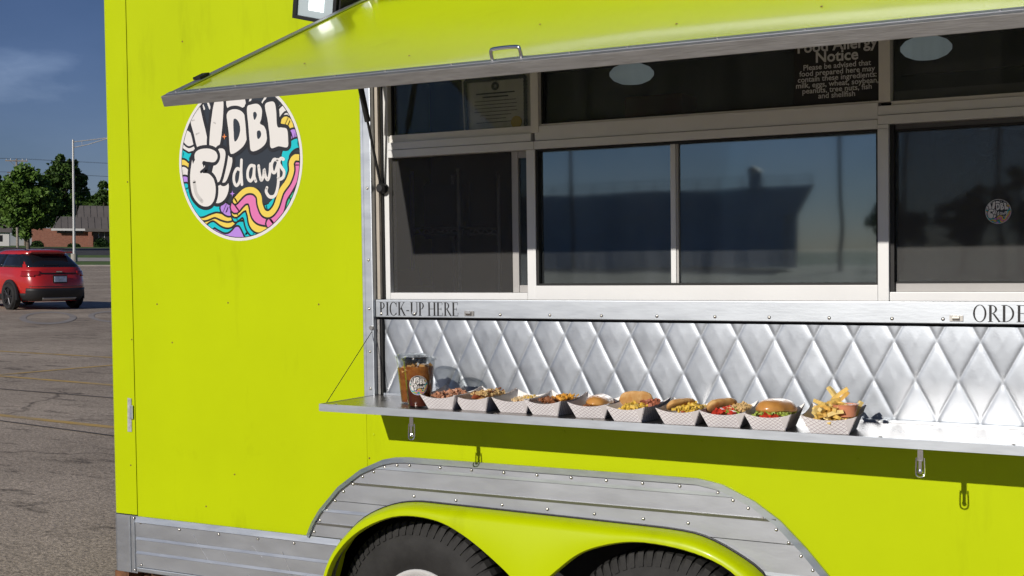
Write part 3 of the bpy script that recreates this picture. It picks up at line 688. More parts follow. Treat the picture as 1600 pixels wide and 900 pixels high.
# handle
mbh = MB(); mbh.tube(catmull([hp(2.340, HL - 0.028, 0.006), hp(2.340, HL - 0.028, 0.030), hp(2.352, HL - 0.030, 0.036), hp(2.408, HL - 0.030, 0.036), hp(2.420, HL - 0.028, 0.030), hp(2.420, HL - 0.028, 0.006)], 4), 0.0048, 10)
smooth_by_angle(mbh.build('handle', CHROME, HATCH), 50)
# small lock tongue on the left rail
hbox('rail_latch', HX0 + 0.002, HX0 + 0.03, HL - 0.19, HL - 0.145, 0.008, 0.016, BLACK, 0.002)
# gas strut
sA = Vector((1.318, 0.012, 1.850)); sB = Vector((1.316, -0.165, 2.388)); mid = sA + (sB - sA) * 0.42
MB().tube([sA, mid + (sB - sA) * 0.05], 0.0048, 8).build('strut_rod', BLACK, HATCH)
MB().tube([mid, sB], 0.0105, 10).build('strut_cylinder', BLACK, HATCH)
MB().lathe([(0, -0.012), (0.012, -0.012), (0.019, -0.004), (0.019, 0.016), (0, 0.016)], 14, axis='Y', c=(1.318, 0.010, 1.850)).build('strut_mount', BLACK, HATCH)

# --- folding shelf
SHX0, SHX1, SHY = 1.291, 4.30, -0.325
def shz(x): return 1.1265 - 0.0066 * (x - 1.29)
SHELF = wframe('serving_shelf')
def sbox(name, x0, x1, y0, y1, dz0, dz1, mat, n=1):
    mb = MB(); V = []; F = []
    for i in range(n + 1):
        x = x0 + (x1 - x0) * i / n; z = shz(x); V += [(x, y0, z + dz0), (x, y1, z + dz0), (x, y1, z + dz1), (x, y0, z + dz1)]
    for i in range(n):
        for k in range(4): F.append((4 * i + k, 4 * i + (k + 1) % 4, 4 * i + 4 + (k + 1) % 4, 4 * i + 4 + k))
    F += [(3, 2, 1, 0), (4 * n, 4 * n + 1, 4 * n + 2, 4 * n + 3)]
    return mb.add(V, F).build(name, mat, SHELF)
sbox('shelf_top', SHX0 + 0.002, SHX1, SHY + 0.004, 0.0105, -0.016, 0.0, SHELFM)
sbox('front_lip', SHX0, SHX1, SHY - 0.003, SHY + 0.0035, -0.0225, 0.0015, ALU)
sbox('side_lip', SHX0 - 0.0015, SHX0 + 0.0015, SHY + 0.004, -0.022, -0.018, 0.0012, ALU)
sbox('shelf_underside', SHX0 + 0.004, SHX1, SHY + 0.006, -0.002, -0.0205, -0.0165, LIME)
sbox('hinge_rail', SHX0 + 0.03, SHX1, 0.0015, 0.0105, 0.0005, 0.008, ALU)
for x in (1.345, 1.62, 1.95, 2.28, 2.86, 3.12, 3.45): put(RV, 0, 0, 0, SHELF).matrix_local = Matrix.Translation((x, SHY + 0.016, shz(x) + 0.0001)) @ Matrix.Rotation(-math.pi / 2, 4, 'X')
MB().tube([(1.290, -0.004, 1.363), (1.304, SHY + 0.022, shz(1.3) + 0.004)], 0.0013, 6).build('support_cable', BLACK, SHELF)
MB().lathe([(0, -0.004), (0.008, -0.004), (0.008, 0.006), (0, 0.006)], 10, axis='Y', c=(1.290, -0.022, 1.363)).build('cable_stud', RIVET, SHELF)
for x in (1.656, 3.226):
    z = shz(x) - 0.0225; y = SHY - 0.001; k = MB()
    k.box(x - 0.007, x + 0.007, y - 0.004, y + 0.004, z - 0.030, z - 0.001)
    k.tube(catmull([(x - 0.010, y - 0.002, z - 0.022), (x - 0.011, y - 0.004, z - 0.060), (x - 0.006, y - 0.006, z - 0.070), (x + 0.006, y - 0.006, z - 0.070), (x + 0.011, y - 0.004, z - 0.060), (x + 0.010, y - 0.002, z - 0.022)], 3), 0.0022, 6)
    k.lathe([(0, -0.008), (0.006, -0.006), (0.006, 0.002), (0, 0.002)], 10, axis='Y', c=(x, y - 0.002, z - 0.057))
    k.box(x - 0.004, x + 0.004, y - 0.006, y, z - 0.052, z - 0.028)
    k.build('draw_latch', CHROME, SHELF)
for x, z in ((1.283, 1.058), (1.276, 0.985), (2.03, 1.035), (2.50, 1.03), (2.98, 1.005)): put(SCR, x, -0.0002, z)
for x, z in ((0.26, 1.44), (0.62, 1.447), (1.045, 1.443), (0.335, 1.292), (0.635, 0.80), (0.49, 0.667), (0.118, 1.92), (0.121, 1.30), (0.10, 0.80), (0.42, 2.44), (1.256, 0.90), (2.82, 0.62)): put(SCB, x, -0.0002, z)

# --- tape and side latch near the front corner
tp = MB(); tp.prism([(0.090, 0.934), (0.112, 0.934), (0.114, 1.066), (0.094, 1.068)], -0.0035, -0.0005); tp.build('silver_tape', pm('silver_tape', (0.55, 0.55, 0.54), 0.35, 0.4, var=0.25, vs_=40, bump=0.4, bs=60), TR)
box('side_latch', (0.108, 0.124, -0.008, -0.004, 0.985, 1.04), ALU, TR, 0.002)

# --- floodlight above the hatch
FLD = wframe('floodlight')
def fbox(name, x0, x1, z0, z1, y0, y1, mat, bev=0.0):
    M = Matrix.Translation((1.160, -0.13, 2.492)) @ Matrix.Rotation(R(14), 4, 'Y') @ Matrix.Rotation(R(10), 4, 'X')
    o = box(name, (x0, x1, y0, y1, z0, z1), mat, FLD, bev); o.data.transform(M); return o
FBLK = pm('black_lamp_housing', (0.02, 0.02, 0.021), 0.4)
fbox('housing', -0.094, 0.094, -0.070, 0.070, 0.0, 0.035, FBLK, 0.006)
fbox('bezel_side', -0.094, -0.080, -0.070, 0.070, -0.012, 0.0, FBLK); fbox('bezel_side', 0.080, 0.094, -0.070, 0.070, -0.012, 0.0, FBLK)
fbox('bezel_side', -0.0795, 0.0795, -0.070, -0.058, -0.012, 0.0, FBLK); fbox('bezel_side', -0.0795, 0.0795, 0.058, 0.070, -0.012, 0.0, FBLK)
fbox('reflector', -0.0795, 0.0795, -0.0575, 0.0575, -0.002, -0.0005, pm('lamp_reflector', (0.50, 0.58, 0.60), 0.25, 0.3, emit=(0.8, 0.95, 1.0), estr=0.12))
fbox('led_panel', -0.030, 0.034, -0.034, 0.034, -0.0045, -0.0022, pm('lit_led_panel', (0.9, 0.9, 0.9), 0.3, emit=(0.95, 1.0, 1.0), estr=1.6))
fbox('bracket', 0.096, 0.104, -0.03, 0.03, 0.0, 0.12, FBLK)
fbox('arm', -0.02, 0.02, -0.02, 0.02, 0.036, 0.14, FBLK)

# --- interior dome lamps
for x in (1.748, 2.926):
    mb = MB(); mb.lathe([(0.0, -0.043), (0.045, -0.039), (0.075, -0.026), (0.091, -0.008), (0.091, 0.008), (0.075, 0.026), (0.045, 0.039), (0.0, 0.043)], 28, c=(x, 1.2, 2.352)); smooth_by_angle(mb.build('ceiling_lamp', DOME, TR), 60)
    MB().lathe([(0.02, 0.0), (0.02, 0.17), (0.05, 0.175), (0.05, 0.205), (0.0, 0.205)], 24, c=(x, 1.2, 2.352)).build('lamp_base', DARKIN, TR)

# ------------------------------------------------------------------ lettering
def serif_text(name, text, x0, z0, h, wscale, y, parent):
    """plain roman capitals drawn as flat shapes; every stroke a hair in front of the last"""
    mb = MB(); st = [0]; T, S = 0.135, 0.058
    def poly(P):
        st[0] += 1; yy = y - 0.00006 * (st[0] % 8)
        n = len(P); mb.add([(x0 + cx + p[0] * h * wscale, yy, z0 + p[1] * h) for p in P], [tuple(range(n))])
    def rect(a, b_, c, d): poly([(a, b_), (c, b_), (c, d), (a, d)])
    def ring(ox, oz, rx, rz, ix, iz, a0, a1, n=18, sx=0.0):
        for i in range(n):
            p, q = R(a0 + (a1 - a0) * i / n), R(a0 + (a1 - a0) * (i + 1) / n)
            poly([(ox + rx * math.cos(p), oz + rz * math.sin(p)), (ox + rx * math.cos(q), oz + rz * math.sin(q)), (ox + sx + ix * math.cos(q), oz + iz * math.sin(q)), (ox + sx + ix * math.cos(p), oz + iz * math.sin(p))])
    def stem(x, t=T): rect(x, 0, x + t, 1); rect(x - 0.07, 0, x + t + 0.07, 0.03); rect(x - 0.07, 0.97, x + t + 0.07, 1)
    cx = 0.0
    for ch in text:
        w = 0
        if ch == 'P': stem(0.08); ring(0.19, 0.735, 0.31, 0.265, 0.20, 0.235, -90, 90); w = 0.58
        elif ch == 'I': stem(0.08); w = 0.30
        elif ch == 'C': ring(0.40, 0.5, 0.36, 0.52, 0.25, 0.48, 42, 318, 26); rect(0.655, 0.66, 0.69, 0.98); rect(0.66, 0.06, 0.685, 0.22); w = 0.76
        elif ch == 'K':
            stem(0.08); poly([(0.185, 0.43), (0.235, 0.43), (0.60, 0.97), (0.54, 0.97)]); poly([(0.27, 0.52), (0.37, 0.62), (0.70, 0.03), (0.57, 0.03)]); rect(0.47, 0.97, 0.68, 1); rect(0.50, 0, 0.76, 0.03); w = 0.74
        elif ch == '-': rect(0.05, 0.33, 0.30, 0.40); w = 0.36
        elif ch == 'U':
            rect(0.08, 0.3, 0.08 + T, 1); rect(0.01, 0.97, 0.26, 1); rect(0.60, 0.3, 0.60 + S, 1); rect(0.52, 0.97, 0.72, 1); ring(0.361, 0.3, 0.281, 0.32, 0.207, 0.27, 180, 360, 18, -0.031 + 0.03); w = 0.74
        elif ch == 'H': stem(0.08); stem(0.56); rect(0.185, 0.49, 0.56, 0.525); w = 0.78
        elif ch == 'E':
            stem(0.08); rect(0.185, 0.0, 0.55, 0.035); rect(0.185, 0.965, 0.53, 1); rect(0.185, 0.49, 0.44, 0.525); rect(0.50, 0.80, 0.53, 0.965); poly([(0.52, 0.035), (0.55, 0.035), (0.58, 0.24), (0.555, 0.24)]); rect(0.415, 0.40, 0.44, 0.61); w = 0.62
        elif ch == 'R': stem(0.08); ring(0.19, 0.745, 0.31, 0.255, 0.20, 0.225, -90, 90); poly([(0.25, 0.49), (0.36, 0.50), (0.68, 0.03), (0.56, 0.03)]); rect(0.55, 0, 0.74, 0.03); w = 0.70
        elif ch == 'O': ring(0.40, 0.5, 0.36, 0.52, 0.255, 0.48, 0, 360, 36); w = 0.80
        elif ch == 'D': stem(0.08); ring(0.19, 0.5, 0.49, 0.5, 0.38, 0.467, -90, 90, 24); w = 0.76
        elif ch == ' ': w = 0.20
        cx += (w + 0.02) * h * wscale
    return mb.build(name, INK, parent), cx
def text_width(t): return sum({'P': .58, 'I': .30, 'C': .76, 'K': .74, '-': .36, 'U': .74, 'H': .78, 'E': .62, 'R': .70, 'O': .80, 'D': .76, ' ': .2}[c] + .02 for c in t)
hh_ = 0.0465
serif_text('lettering', 'PICK-UP HERE', 1.314, 1.4065, hh_, 0.326 / (text_width('PICK-UP HERE') * hh_), -0.0064, BAND)
serif_text('lettering', 'ORDER HERE', 3.298, 1.4065, hh_, 1.06, -0.0064, BAND)

def font_text(name, body, x, z, size, y, mat, parent, bold=0.0):
    cu = bpy.data.curves.new(name, 'FONT'); cu.body = body; cu.size = size; cu.align_x = 'CENTER'; cu.align_y = 'CENTER'; cu.offset = bold; cu.resolution_u = 3
    t = bpy.data.objects.new(name, cu); COL.objects.link(t)
    bpy.context.view_layer.update()
    me = bpy.data.meshes.new_from_object(t.evaluated_get(bpy.context.evaluated_depsgraph_get()))
    bpy.data.objects.remove(t); bpy.data.curves.remove(cu)
    me.transform(Matrix.Translation((x, y, z)) @ Matrix.Rotation(R(90), 4, 'X'))
    me.materials.clear(); return link(name, me, mat, parent)

# ------------------------------------------------------------------ round logo, drawn in units of its radius
LC = {k: pm('decal_' + k, c, 0.45, coat=0.2) for k, c in dict(white=(0.74, 0.72, 0.69), navy=(0.020, 0.028, 0.040), black=(0.012, 0.012, 0.016), teal=(0.0, 0.52, 0.58), yellow=(0.80, 0.60, 0.09),
      pink=(0.72, 0.18, 0.42), purple=(0.45, 0.24, 0.72), green=(0.03, 0.55, 0.30), orange=(0.80, 0.25, 0.08), shade=(0.56, 0.545, 0.52)).items()}
LK = list(LC)
def logo_shapes():
    """list of (colour, polygon or quad strip) back to front, in unit-circle coordinates"""
    out = []
    def px(p): return ((p[0] - 377.0) / 96.5, -(p[1] - 257.0 + (p[0] - 377.0) * 0.0234) / 119.0)
    q1 = lambda p: px((270 + p[0] / 7.5, 150 + p[1] / 7.5)); q2 = lambda p: px((380 + p[0] / 7.5, 140 + p[1] / 7.5))
    q3 = lambda p: px((270 + p[0] / 7.5, 260 + p[1] / 7.5)); q4 = lambda p: px((370 + p[0] / 7.5, 260 + p[1] / 7.5)); zz = lambda p: px((260 + p[0] / 3.3333, 130 + p[1] / 3.3333))
    def clamp(p, r=0.952):
        l = math.hypot(*p); return p if l <= r else (p[0] * r / l, p[1] * r / l)
    def disk(c, r, n=72): out.append((c, [[(r * math.cos(2 * math.pi * i / n), r * math.sin(2 * math.pi * i / n)) for i in range(n)]]))
    def shape(c, f, P, k=5, smooth=True):
        Q = [f(p) for p in P]
        if smooth: Q = [(v.x, v.y) for v in catmull([(a, b_, 0) for a, b_ in Q], k, True)]
        out.append((c, [[clamp(p) for p in Q]]))
    def stroke(c, f, P, w, k=6, r=0.952):
        Q = [Vector(f(p)) for p in P]; Q = [v.to_2d() for v in catmull([(a.x, a.y, 0) for a in Q], k)]
        quads = []; L = []
        for i, p in enumerate(Q):
            t = (Q[min(i + 1, len(Q) - 1)] - Q[max(i - 1, 0)]).normalized(); n = Vector((-t.y, t.x)) * w / 2; L.append((clamp((p + n)[:], r), clamp((p - n)[:], r)))
        for a, b_ in zip(L, L[1:]): quads.append([a[0], b_[0], b_[1], a[1]])
        for p, sgn in ((Q[0], 1), (Q[-1], -1)):
            quads.append([clamp((p.x + w / 2 * math.cos(2 * math.pi * i / 10), p.y + w / 2 * math.sin(2 * math.pi * i / 10)), r) for i in range(10)])
        out.append((c, quads))
    def band(c, f, P, w): stroke('black', f, P, w + 0.05); stroke(c, f, P, w)
    disk('white', 1.0); disk('black', 0.962); disk('navy', 0.952)
    # rays at the top
    for a, b_ in (((420, 60), (470, 200)), ((340, 60), (400, 200))): stroke('white', q1, [a, b_], 0.03)
    for a, b_ in (((160, 120), (110, 240)), ((360, 100), (260, 250)), ((60, 60), (70, 200))): stroke('white', q2, [a, b_], 0.03)
    # pale waves right of the letters and left of the hand
    shape('white', q2, [(430, 330), (520, 260), (600, 300), (640, 520), (560, 500), (450, 500)])
    for P in ([(435, 330), (480, 290), (530, 262), (580, 270)], [(440, 455), (490, 390), (530, 365), (590, 390)]): stroke('black', q2, P, 0.028)
    shape('white', q1, [(110, 470), (170, 430), (240, 480), (300, 620), (220, 720), (100, 680), (70, 560)])
    stroke('black', q1, [(110, 540), (160, 600), (210, 625), (280, 600)], 0.026); stroke('white', q1, [(190, 300), (165, 400), (185, 485), (240, 490)], 0.03)
    band('teal', q1, [(90, 715), (140, 745), (190, 770), (260, 760)], 0.16)
    band('yellow', q1, [(80, 830), (130, 820), (180, 860), (250, 850)], 0.12)
    band('white', q3, [(80, 100), (130, 80), (180, 120), (240, 130)], 0.13)
    band('purple', q3, [(90, 210), (140, 190), (190, 215), (240, 230)], 0.13)
    # rainbow at the right and bottom
    band('yellow', q2, [(520, 480), (580, 520), (650, 540)], 0.15); band('purple', q2, [(560, 640), (610, 620), (660, 640)], 0.14)
    shape('purple', q3, [(300, 860), (480, 740), (520, 710), (600, 760), (680, 740), (750, 700), (820, 760), (830, 860), (640, 960), (450, 930)])
    band('teal', q3, [(410, 720), (490, 660), (560, 690), (640, 720), (720, 650), (790, 640), (840, 680), (900, 800)], 0.12)
    band('yellow', q3, [(340, 680), (420, 610), (500, 595), (600, 660), (680, 670), (760, 600), (840, 590)], 0.10)
    band('yellow', q3, [(260, 560), (380, 590), (500, 555), (600, 590), (680, 600), (780, 540), (830, 500)], 0.10)
    band('teal', q3, [(155, 270), (190, 380), (250, 490), (330, 535), (440, 500), (520, 480), (600, 490)], 0.13)
    band('purple', q3, [(620, 500), (680, 530), (760, 480), (830, 440)], 0.13)
    band('teal', q4, [(0, 610), (70, 560), (125, 590), (160, 720), (230, 800)], 0.10)
    band('yellow', q4, [(0, 545), (80, 480), (150, 480), (185, 560), (210, 680), (280, 720), (380, 680), (470, 600)], 0.13)
    band('pink', q4, [(0, 490), (90, 400), (170, 390), (215, 450), (240, 570), (300, 620), (420, 620), (500, 520), (560, 380)], 0.15)
    band('green', q4, [(540, 570), (580, 460), (640, 380)], 0.13)
    band('pink', q4, [(700, 40), (690, 160), (620, 290), (550, 400), (500, 560), (400, 680)], 0.12)
    band('teal', q4, [(760, -190), (700, -185), (630, -140), (585, -60), (592, 40), (588, 120), (545, 235), (470, 350), (420, 490), (355, 525)], 0.11)
    band('yellow', q4, [(0, 420), (110, 320), (210, 310), (275, 370), (290, 470), (330, 560), (400, 570), (470, 490), (530, 330), (610, 220), (652, 110), (652, 20), (692, -35), (760, -30)], 0.075)
    shape('navy', q4, [(0, 300), (150, 270), (280, 290), (310, 360), (320, 450), (380, 455), (440, 400), (490, 290), (560, 230), (560, 100), (420, 120), (0, 100)])
    # the hand
    def blob(f, P, k=5):
        Q = [f(p) for p in P]; Q = [(v.x, v.y) for v in catmull([(a, b_, 0) for a, b_ in Q], k, True)]
        cx, cy = sum(q[0] for q in Q) / len(Q), sum(q[1] for q in Q) / len(Q); big = []
        for i, q in enumerate(Q):
            a, b_ = Q[i - 1], Q[(i + 1) % len(Q)]; t = Vector((b_[0] - a[0], b_[1] - a[1])).normalized(); big.append((q[0], q[1], t))
        area = sum(Q[i - 1][0] * Q[i][1] - Q[i][0] * Q[i - 1][1] for i in range(len(Q))); s = 1 if area > 0 else -1
        out.append(('black', [[clamp((x + s * t.y * 0.045, y - s * t.x * 0.045)) for x, y, t in big]])); out.append(('white', [[clamp(q) for q in Q]]))
    blob(zz, [(340, 90), (330, 140), (350, 168), (420, 160), (430, 130), (410, 100)])
    blob(q1, [(205, 60), (205, 180), (230, 330), (270, 480), (320, 650), (440, 650), (420, 480), (385, 330), (350, 170), (320, 60)])
    blob(q1, [(550, 90), (600, 80), (632, 110), (630, 250), (610, 450), (580, 610), (530, 680), (460, 650), (465, 480), (490, 300), (515, 170)])
    blob(zz, [(265, 540), (320, 525), (335, 545), (325, 590), (300, 622), (265, 630), (240, 600)])
    blob(zz, [(330, 388), (352, 400), (355, 430), (340, 480), (318, 525), (296, 520), (305, 460), (318, 405)])
    blob(zz, [(290, 358), (315, 365), (320, 395), (305, 465), (285, 522), (258, 520), (246, 485), (262, 420), (275, 375)])
    blob(zz, [(150, 385), (135, 440), (128, 510), (140, 590), (180, 638), (225, 645), (255, 615), (265, 560), (255, 510), (228, 482), (196, 476), (212, 450), (205, 410), (180, 375)])
    blob(zz, [(155, 385), (180, 360), (230, 356), (268, 372), (278, 400), (262, 424), (225, 422), (200, 418), (190, 440), (165, 440)])
    shape('white', zz, [(150, 420), (175, 405), (200, 440), (195, 470), (160, 500), (140, 470)])
    stroke('black', zz, [(188, 472), (210, 455), (216, 440), (205, 428)], 0.035); stroke('shade', zz, [(150, 520), (160, 580), (190, 620)], 0.05)
    for a, b_ in (((250, 325), (280, 322)), ((300, 482), (335, 470)), ((515, 362), (535, 372))): stroke('shade', q1, [a, b_], 0.018)
    # letters
    blob(zz, [(332, 190), (352, 170), (390, 170), (420, 192), (437, 240), (437, 300), (420, 345), (385, 375), (350, 387), (343, 350), (340, 280), (334, 230)])
    shape('navy', zz, [(366, 222), (380, 216), (396, 238), (400, 275), (388, 312), (370, 326), (366, 280)])
    blob(zz, [(438, 165), (460, 150), (495, 150), (514, 178), (510, 222), (503, 245), (525, 262), (538, 305), (527, 346), (490, 373), (455, 376), (448, 330), (443, 250)])
    shape('navy', zz, [(470, 190), (482, 188), (488, 205), (476, 226), (470, 212)]); shape('navy', zz, [(487, 284), (502, 280), (508, 300), (498, 318), (488, 316)])
    blob(zz, [(530, 158), (555, 142), (578, 148), (586, 190), (590, 262), (612, 270), (638, 280), (643, 330), (638, 366), (595, 360), (556, 366), (551, 310), (542, 230)])
    # handwriting
    W = 0.062
    for P in ([(398, 470), (380, 462), (364, 490), (363, 525), (375, 545), (392, 525), (400, 480)], [(404, 420), (401, 480), (404, 540)], [(468, 452), (450, 450), (436, 475), (436, 510), (450, 524), (464, 500), (470, 455)], [(470, 452), (468, 500), (476, 526)],
              [(492, 452), (496, 490), (504, 522), (516, 500), (520, 470), (526, 505), (538, 520), (548, 490), (552, 445)], [(588, 428), (570, 424), (558, 450), (562, 482), (576, 484), (588, 450)], [(590, 425), (592, 480), (588, 550), (572, 598), (545, 604), (528, 580), (532, 560)],
              [(618, 424), (604, 420), (596, 440), (606, 462), (620, 485), (614, 512), (596, 520), (590, 512)]):
        stroke('white', zz, P, W * 0.68, 5)
    for c, f, o in (('orange', zz, (317, 300)), ('purple', zz, (353, 585))):
        x, y = f(o)
        out.append((c, [[(x - 0.012, y), (x, y + 0.04), (x + 0.012, y), (x, y - 0.04)], [(x - 0.04, y), (x, y + 0.012), (x + 0.04, y), (x, y - 0.012)]]))
    return out
LOGO = logo_shapes()
def logo_mesh(name, fn, parent, dim=None, step=0.00002):
    """fn(u, v, lift) -> point"""
    mb = MB()
    for k, (c, polys) in enumerate(LOGO):
        for j, P in enumerate(polys):
            lift = 0.0004 + step * k + step * 0.3 * (j % 3) / 3
            mb.add([fn(u, v, lift) for u, v in P], [tuple(range(len(P)))], LK.index(c))
    me_o = mesh(name, mb.V, mb.F, [LC[k] for k in LK], parent, False, mb.M)
    return me_o
logo_mesh('logo_decal', lambda u, v, l: (0.688 + 0.297 * u, -l - 0.0002, 1.975 + 0.297 * v), TR)

# ------------------------------------------------------------------ paper things in the windows
NOT = empty('allergy_notice', (2.908, 0.0515, 2.04), label='black food allergy notice with pale text behind upper window', cat='notice')
box('board', (-0.127, 0.127, 0.003, 0.006, 0.0, 0.22), pm('notice_black', (0.012, 0.012, 0.012), 0.5), NOT)
NT = pm('notice_text', (0.62, 0.62, 0.62), 0.6)
for body, z, s in (('Food Allergy', 0.168, 0.0455), ('Notice', 0.136, 0.0455), ('Please be advised that', 0.1090, 0.0225), ('food prepared here may', 0.0915, 0.0225), ('contain these ingredients:', 0.0745, 0.0225), ('milk, eggs, wheat, soybean,', 0.0575, 0.0225), ('peanuts, tree nuts, fish', 0.0405, 0.0225), ('and shellfish', 0.0235, 0.0225)):
    font_text('lettering', body, 0, z, s, 0.0025, NT, NOT, 0.0010 if s > 0.03 else 0.0003)
CERT = empty('certificate', (1.750, 0.068, 2.008), label='framed-border paper certificate with gold seal behind upper left window', cat='certificate')
PAPER = pm('certificate_paper', (0.86, 0.83, 0.78), 0.7, var=0.04, vs_=20)
CB = pm('certificate_border', (0.05, 0.06, 0.075), 0.7)
V = []; F = []
for j in range(5):
    for i in range(9):
        x = -0.135 + 0.27 * i / 8; z = 0.215 * j / 4 + 0.006 * abs(i - 4) / 4; V.append((x + 0.008 * (1 - j / 4), 0.004 + 0.004 * math.sin(i * 0.8), z))
for j in range(4):
    for i in range(8): F.append((9 * j + i, 9 * j + i + 1, 9 * j + i + 10, 9 * j + i + 9))
mesh('sheet', V, F, PAPER, CERT, True)
bd = MB()
def scal(p, q, n):
    for i in range(n):
        t = (i + 0.5) / n; x = p[0] + (q[0] - p[0]) * t; z = p[1] + (q[1] - p[1]) * t; r = 0.008
        bd.add([(x + r * math.cos(k * math.pi / 4), -0.0015 - 0.0001 * (i % 3), z + r * math.sin(k * math.pi / 4)) for k in range(8)], [tuple(range(8))])
for a, b_, n in (((-0.112, 0.02), (0.115, 0.02), 20), ((-0.112, 0.02), (-0.118, 0.195), 15), ((0.115, 0.02), (0.115, 0.195), 15), ((-0.118, 0.195), (0.115, 0.195), 20)): scal(a, b_, n)
bd.build('border', CB, CERT)
pl = MB(); 
for i in range(9):
    w = (0.075, 0.05, 0.08, 0.082, 0.08, 0.083, 0.06, 0.04, 0.075)[i]; z = 0.145 - 0.012 * i; pl.box(-w, w, -0.0012, -0.0008, z, z + (0.0045 if i in (0, 1) else 0.0022))
pl.build('print', CB, CERT)
MB().lathe([(0.0, -0.0035), (0.020, -0.003), (0.021, 0.0), (0, 0)], 22, axis='Y', c=(0.080, -0.0005, 0.045)).build('gold_seal', pm('gold_foil', (0.55, 0.38, 0.08), 0.35, 0.6), CERT)
MB().lathe([(0.006, -0.003), (0.014, -0.003), (0.014, -0.001), (0.006, -0.001)], 20, axis='Y', c=(0.0, -0.0005, 0.170)).build('crest', CB, CERT)
stick = logo_mesh('window_sticker', lambda u, v, l: (0.034 * u, -l, 0.034 * v), None, step=0.00001)
stick.location = (3.356, 0.0575, 1.710); tag(stick, 'small round colourful logo sticker on the right hand screened window', 'sticker')

# ------------------------------------------------------------------ inside the trailer
rack = empty('wire_rack', (1.10, 0.70, 1.40), label='chrome wire shelf rack standing behind the left window screen', cat='rack')
CW = pm('rack_chrome', (0.85, 0.86, 0.87), 0.35, 0.3)
for x in (-0.11, 0.112):
    for y in (0.0, 0.32): MB().tube([(x, y, 0.0), (x, y, 0.56)], 0.008, 8).build('post', CW, rack)
for z in (0.305, 0.02):
    s = MB()
    for y in (0.0, 0.32):
        s.tube([(-0.11, y, z), (0.112, y, z)], 0.004, 6); s.tube([(-0.11, y, z + 0.022), (0.112, y, z + 0.022)], 0.004, 6)
        s.tube([(-0.11 + 0.0222 * i, y, z + (0.022 if i % 2 else 0.0)) for i in range(11)], 0.0025, 5)
    for i in range(12): s.tube([(-0.11 + 0.02 * i, 0.0, z + 0.024), (-0.11 + 0.02 * i, 0.32, z + 0.024)], 0.002, 5)
    s.build('wire_shelf', CW, rack)
cbx = empty('cardboard_box', (1.20, 0.36, 1.4005), rz=R(8), label='open brown cardboard box low behind the left window screen', cat='box')
CARD = pm('cardboard', (0.34, 0.25, 0.16), 0.8, var=0.1, vs_=20)
b = MB(); b.box(-0.075, 0.075, -0.05, 0.05, 0.0, 0.10); b.build('carton', CARD, cbx)
MB().add([(-0.075, -0.05, 0.1005), (0.075, -0.05, 0.1005), (0.07, -0.075, 0.165), (-0.055, -0.075, 0.155), (-0.055, -0.072, 0.155), (0.07, -0.072, 0.165), (0.075, -0.047, 0.1005), (-0.075, -0.047, 0.1005)], [(0, 1, 2, 3), (4, 5, 6, 7), (0, 3, 4, 7), (1, 6, 5, 2), (3, 2, 5, 4)]).build('flap', CARD, cbx)
red = empty('red_wall_cabinet', (1.45, 2.20, 2.02), label='dark red box with white paper on the far wall inside', cat='cabinet')
RB = pm('dull_red', (0.22, 0.025, 0.02), 0.5, var=0.1)
box('body', (-0.14, 0.16, -0.10, 0.09, 0.0, 0.36), RB, red, 0.006); box('paper', (-0.11, -0.03, -0.104, -0.1005, 0.05, 0.17), PAPER, red); box('handle', (0.12, 0.135, -0.12, -0.1005, 0.12, 0.22), BLACK, red)
mon = empty('order_screen', (0.95, 1.0, 1.40), label='dark monitor on a stand inside behind the left window', cat='monitor')
box('screen', (-0.09, 0.11, -0.015, 0.015, 0.30, 0.52), pm('dark_screen', (0.03, 0.035, 0.04), 0.2), mon, 0.004); box('bezel', (-0.1, 0.12, 0.016, 0.03, 0.29, 0.53), BLACK, mon); box('stand', (-0.01, 0.03, 0.02, 0.05, 0.0, 0.30), BLACK, mon); box('foot', (-0.07, 0.09, -0.06, 0.1, 0.0, 0.012), BLACK, mon)

# ------------------------------------------------------------------ drinks
def clear_mat():
    m = bpy.data.materials.new('clear_plastic'); m.use_nodes = True; nt = m.node_tree; nt.nodes.clear()
    o = nt.nodes.new('ShaderNodeOutputMaterial'); t = nt.nodes.new('ShaderNodeBsdfTransparent'); t.inputs[0].default_value = (0.93, 0.94, 0.94, 1)
    gl = nt.nodes.new('ShaderNodeBsdfGlossy'); gl.inputs['Roughness'].default_value = 0.08; lw = nt.nodes.new('ShaderNodeLayerWeight'); lw.inputs[0].default_value = 0.5; pw = nt.nodes.new('ShaderNodeMath'); pw.operation = 'POWER'; pw.inputs[1].default_value = 3.0; f = nt.nodes.new('ShaderNodeMapRange'); f.inputs[3].default_value = 0.03; f.inputs[4].default_value = 0.45; nt.links.new(lw.outputs['Facing'], pw.inputs[0]); nt.links.new(pw.outputs[0], f.inputs[0])
    mx = nt.nodes.new('ShaderNodeMixShader'); nt.links.new(f.outputs[0], mx.inputs[0]); nt.links.new(t.outputs[0], mx.inputs[1]); nt.links.new(gl.outputs[0], mx.inputs[2]); nt.links.new(mx.outputs[0], o.inputs['Surface']); return m
CLEAR = clear_mat()
TEA = pm('iced_tea', (0.20, 0.045, 0.006), 0.12, var=0.5, vs_=50, col2=(0.40, 0.15, 0.025))
TEA_D = pm('iced_tea_deep', (0.075, 0.014, 0.007), 0.15, var=0.4, vs_=25, col2=(0.13, 0.028, 0.010))
ICE = pm('tea_ice', (0.55, 0.30, 0.10), 0.12)
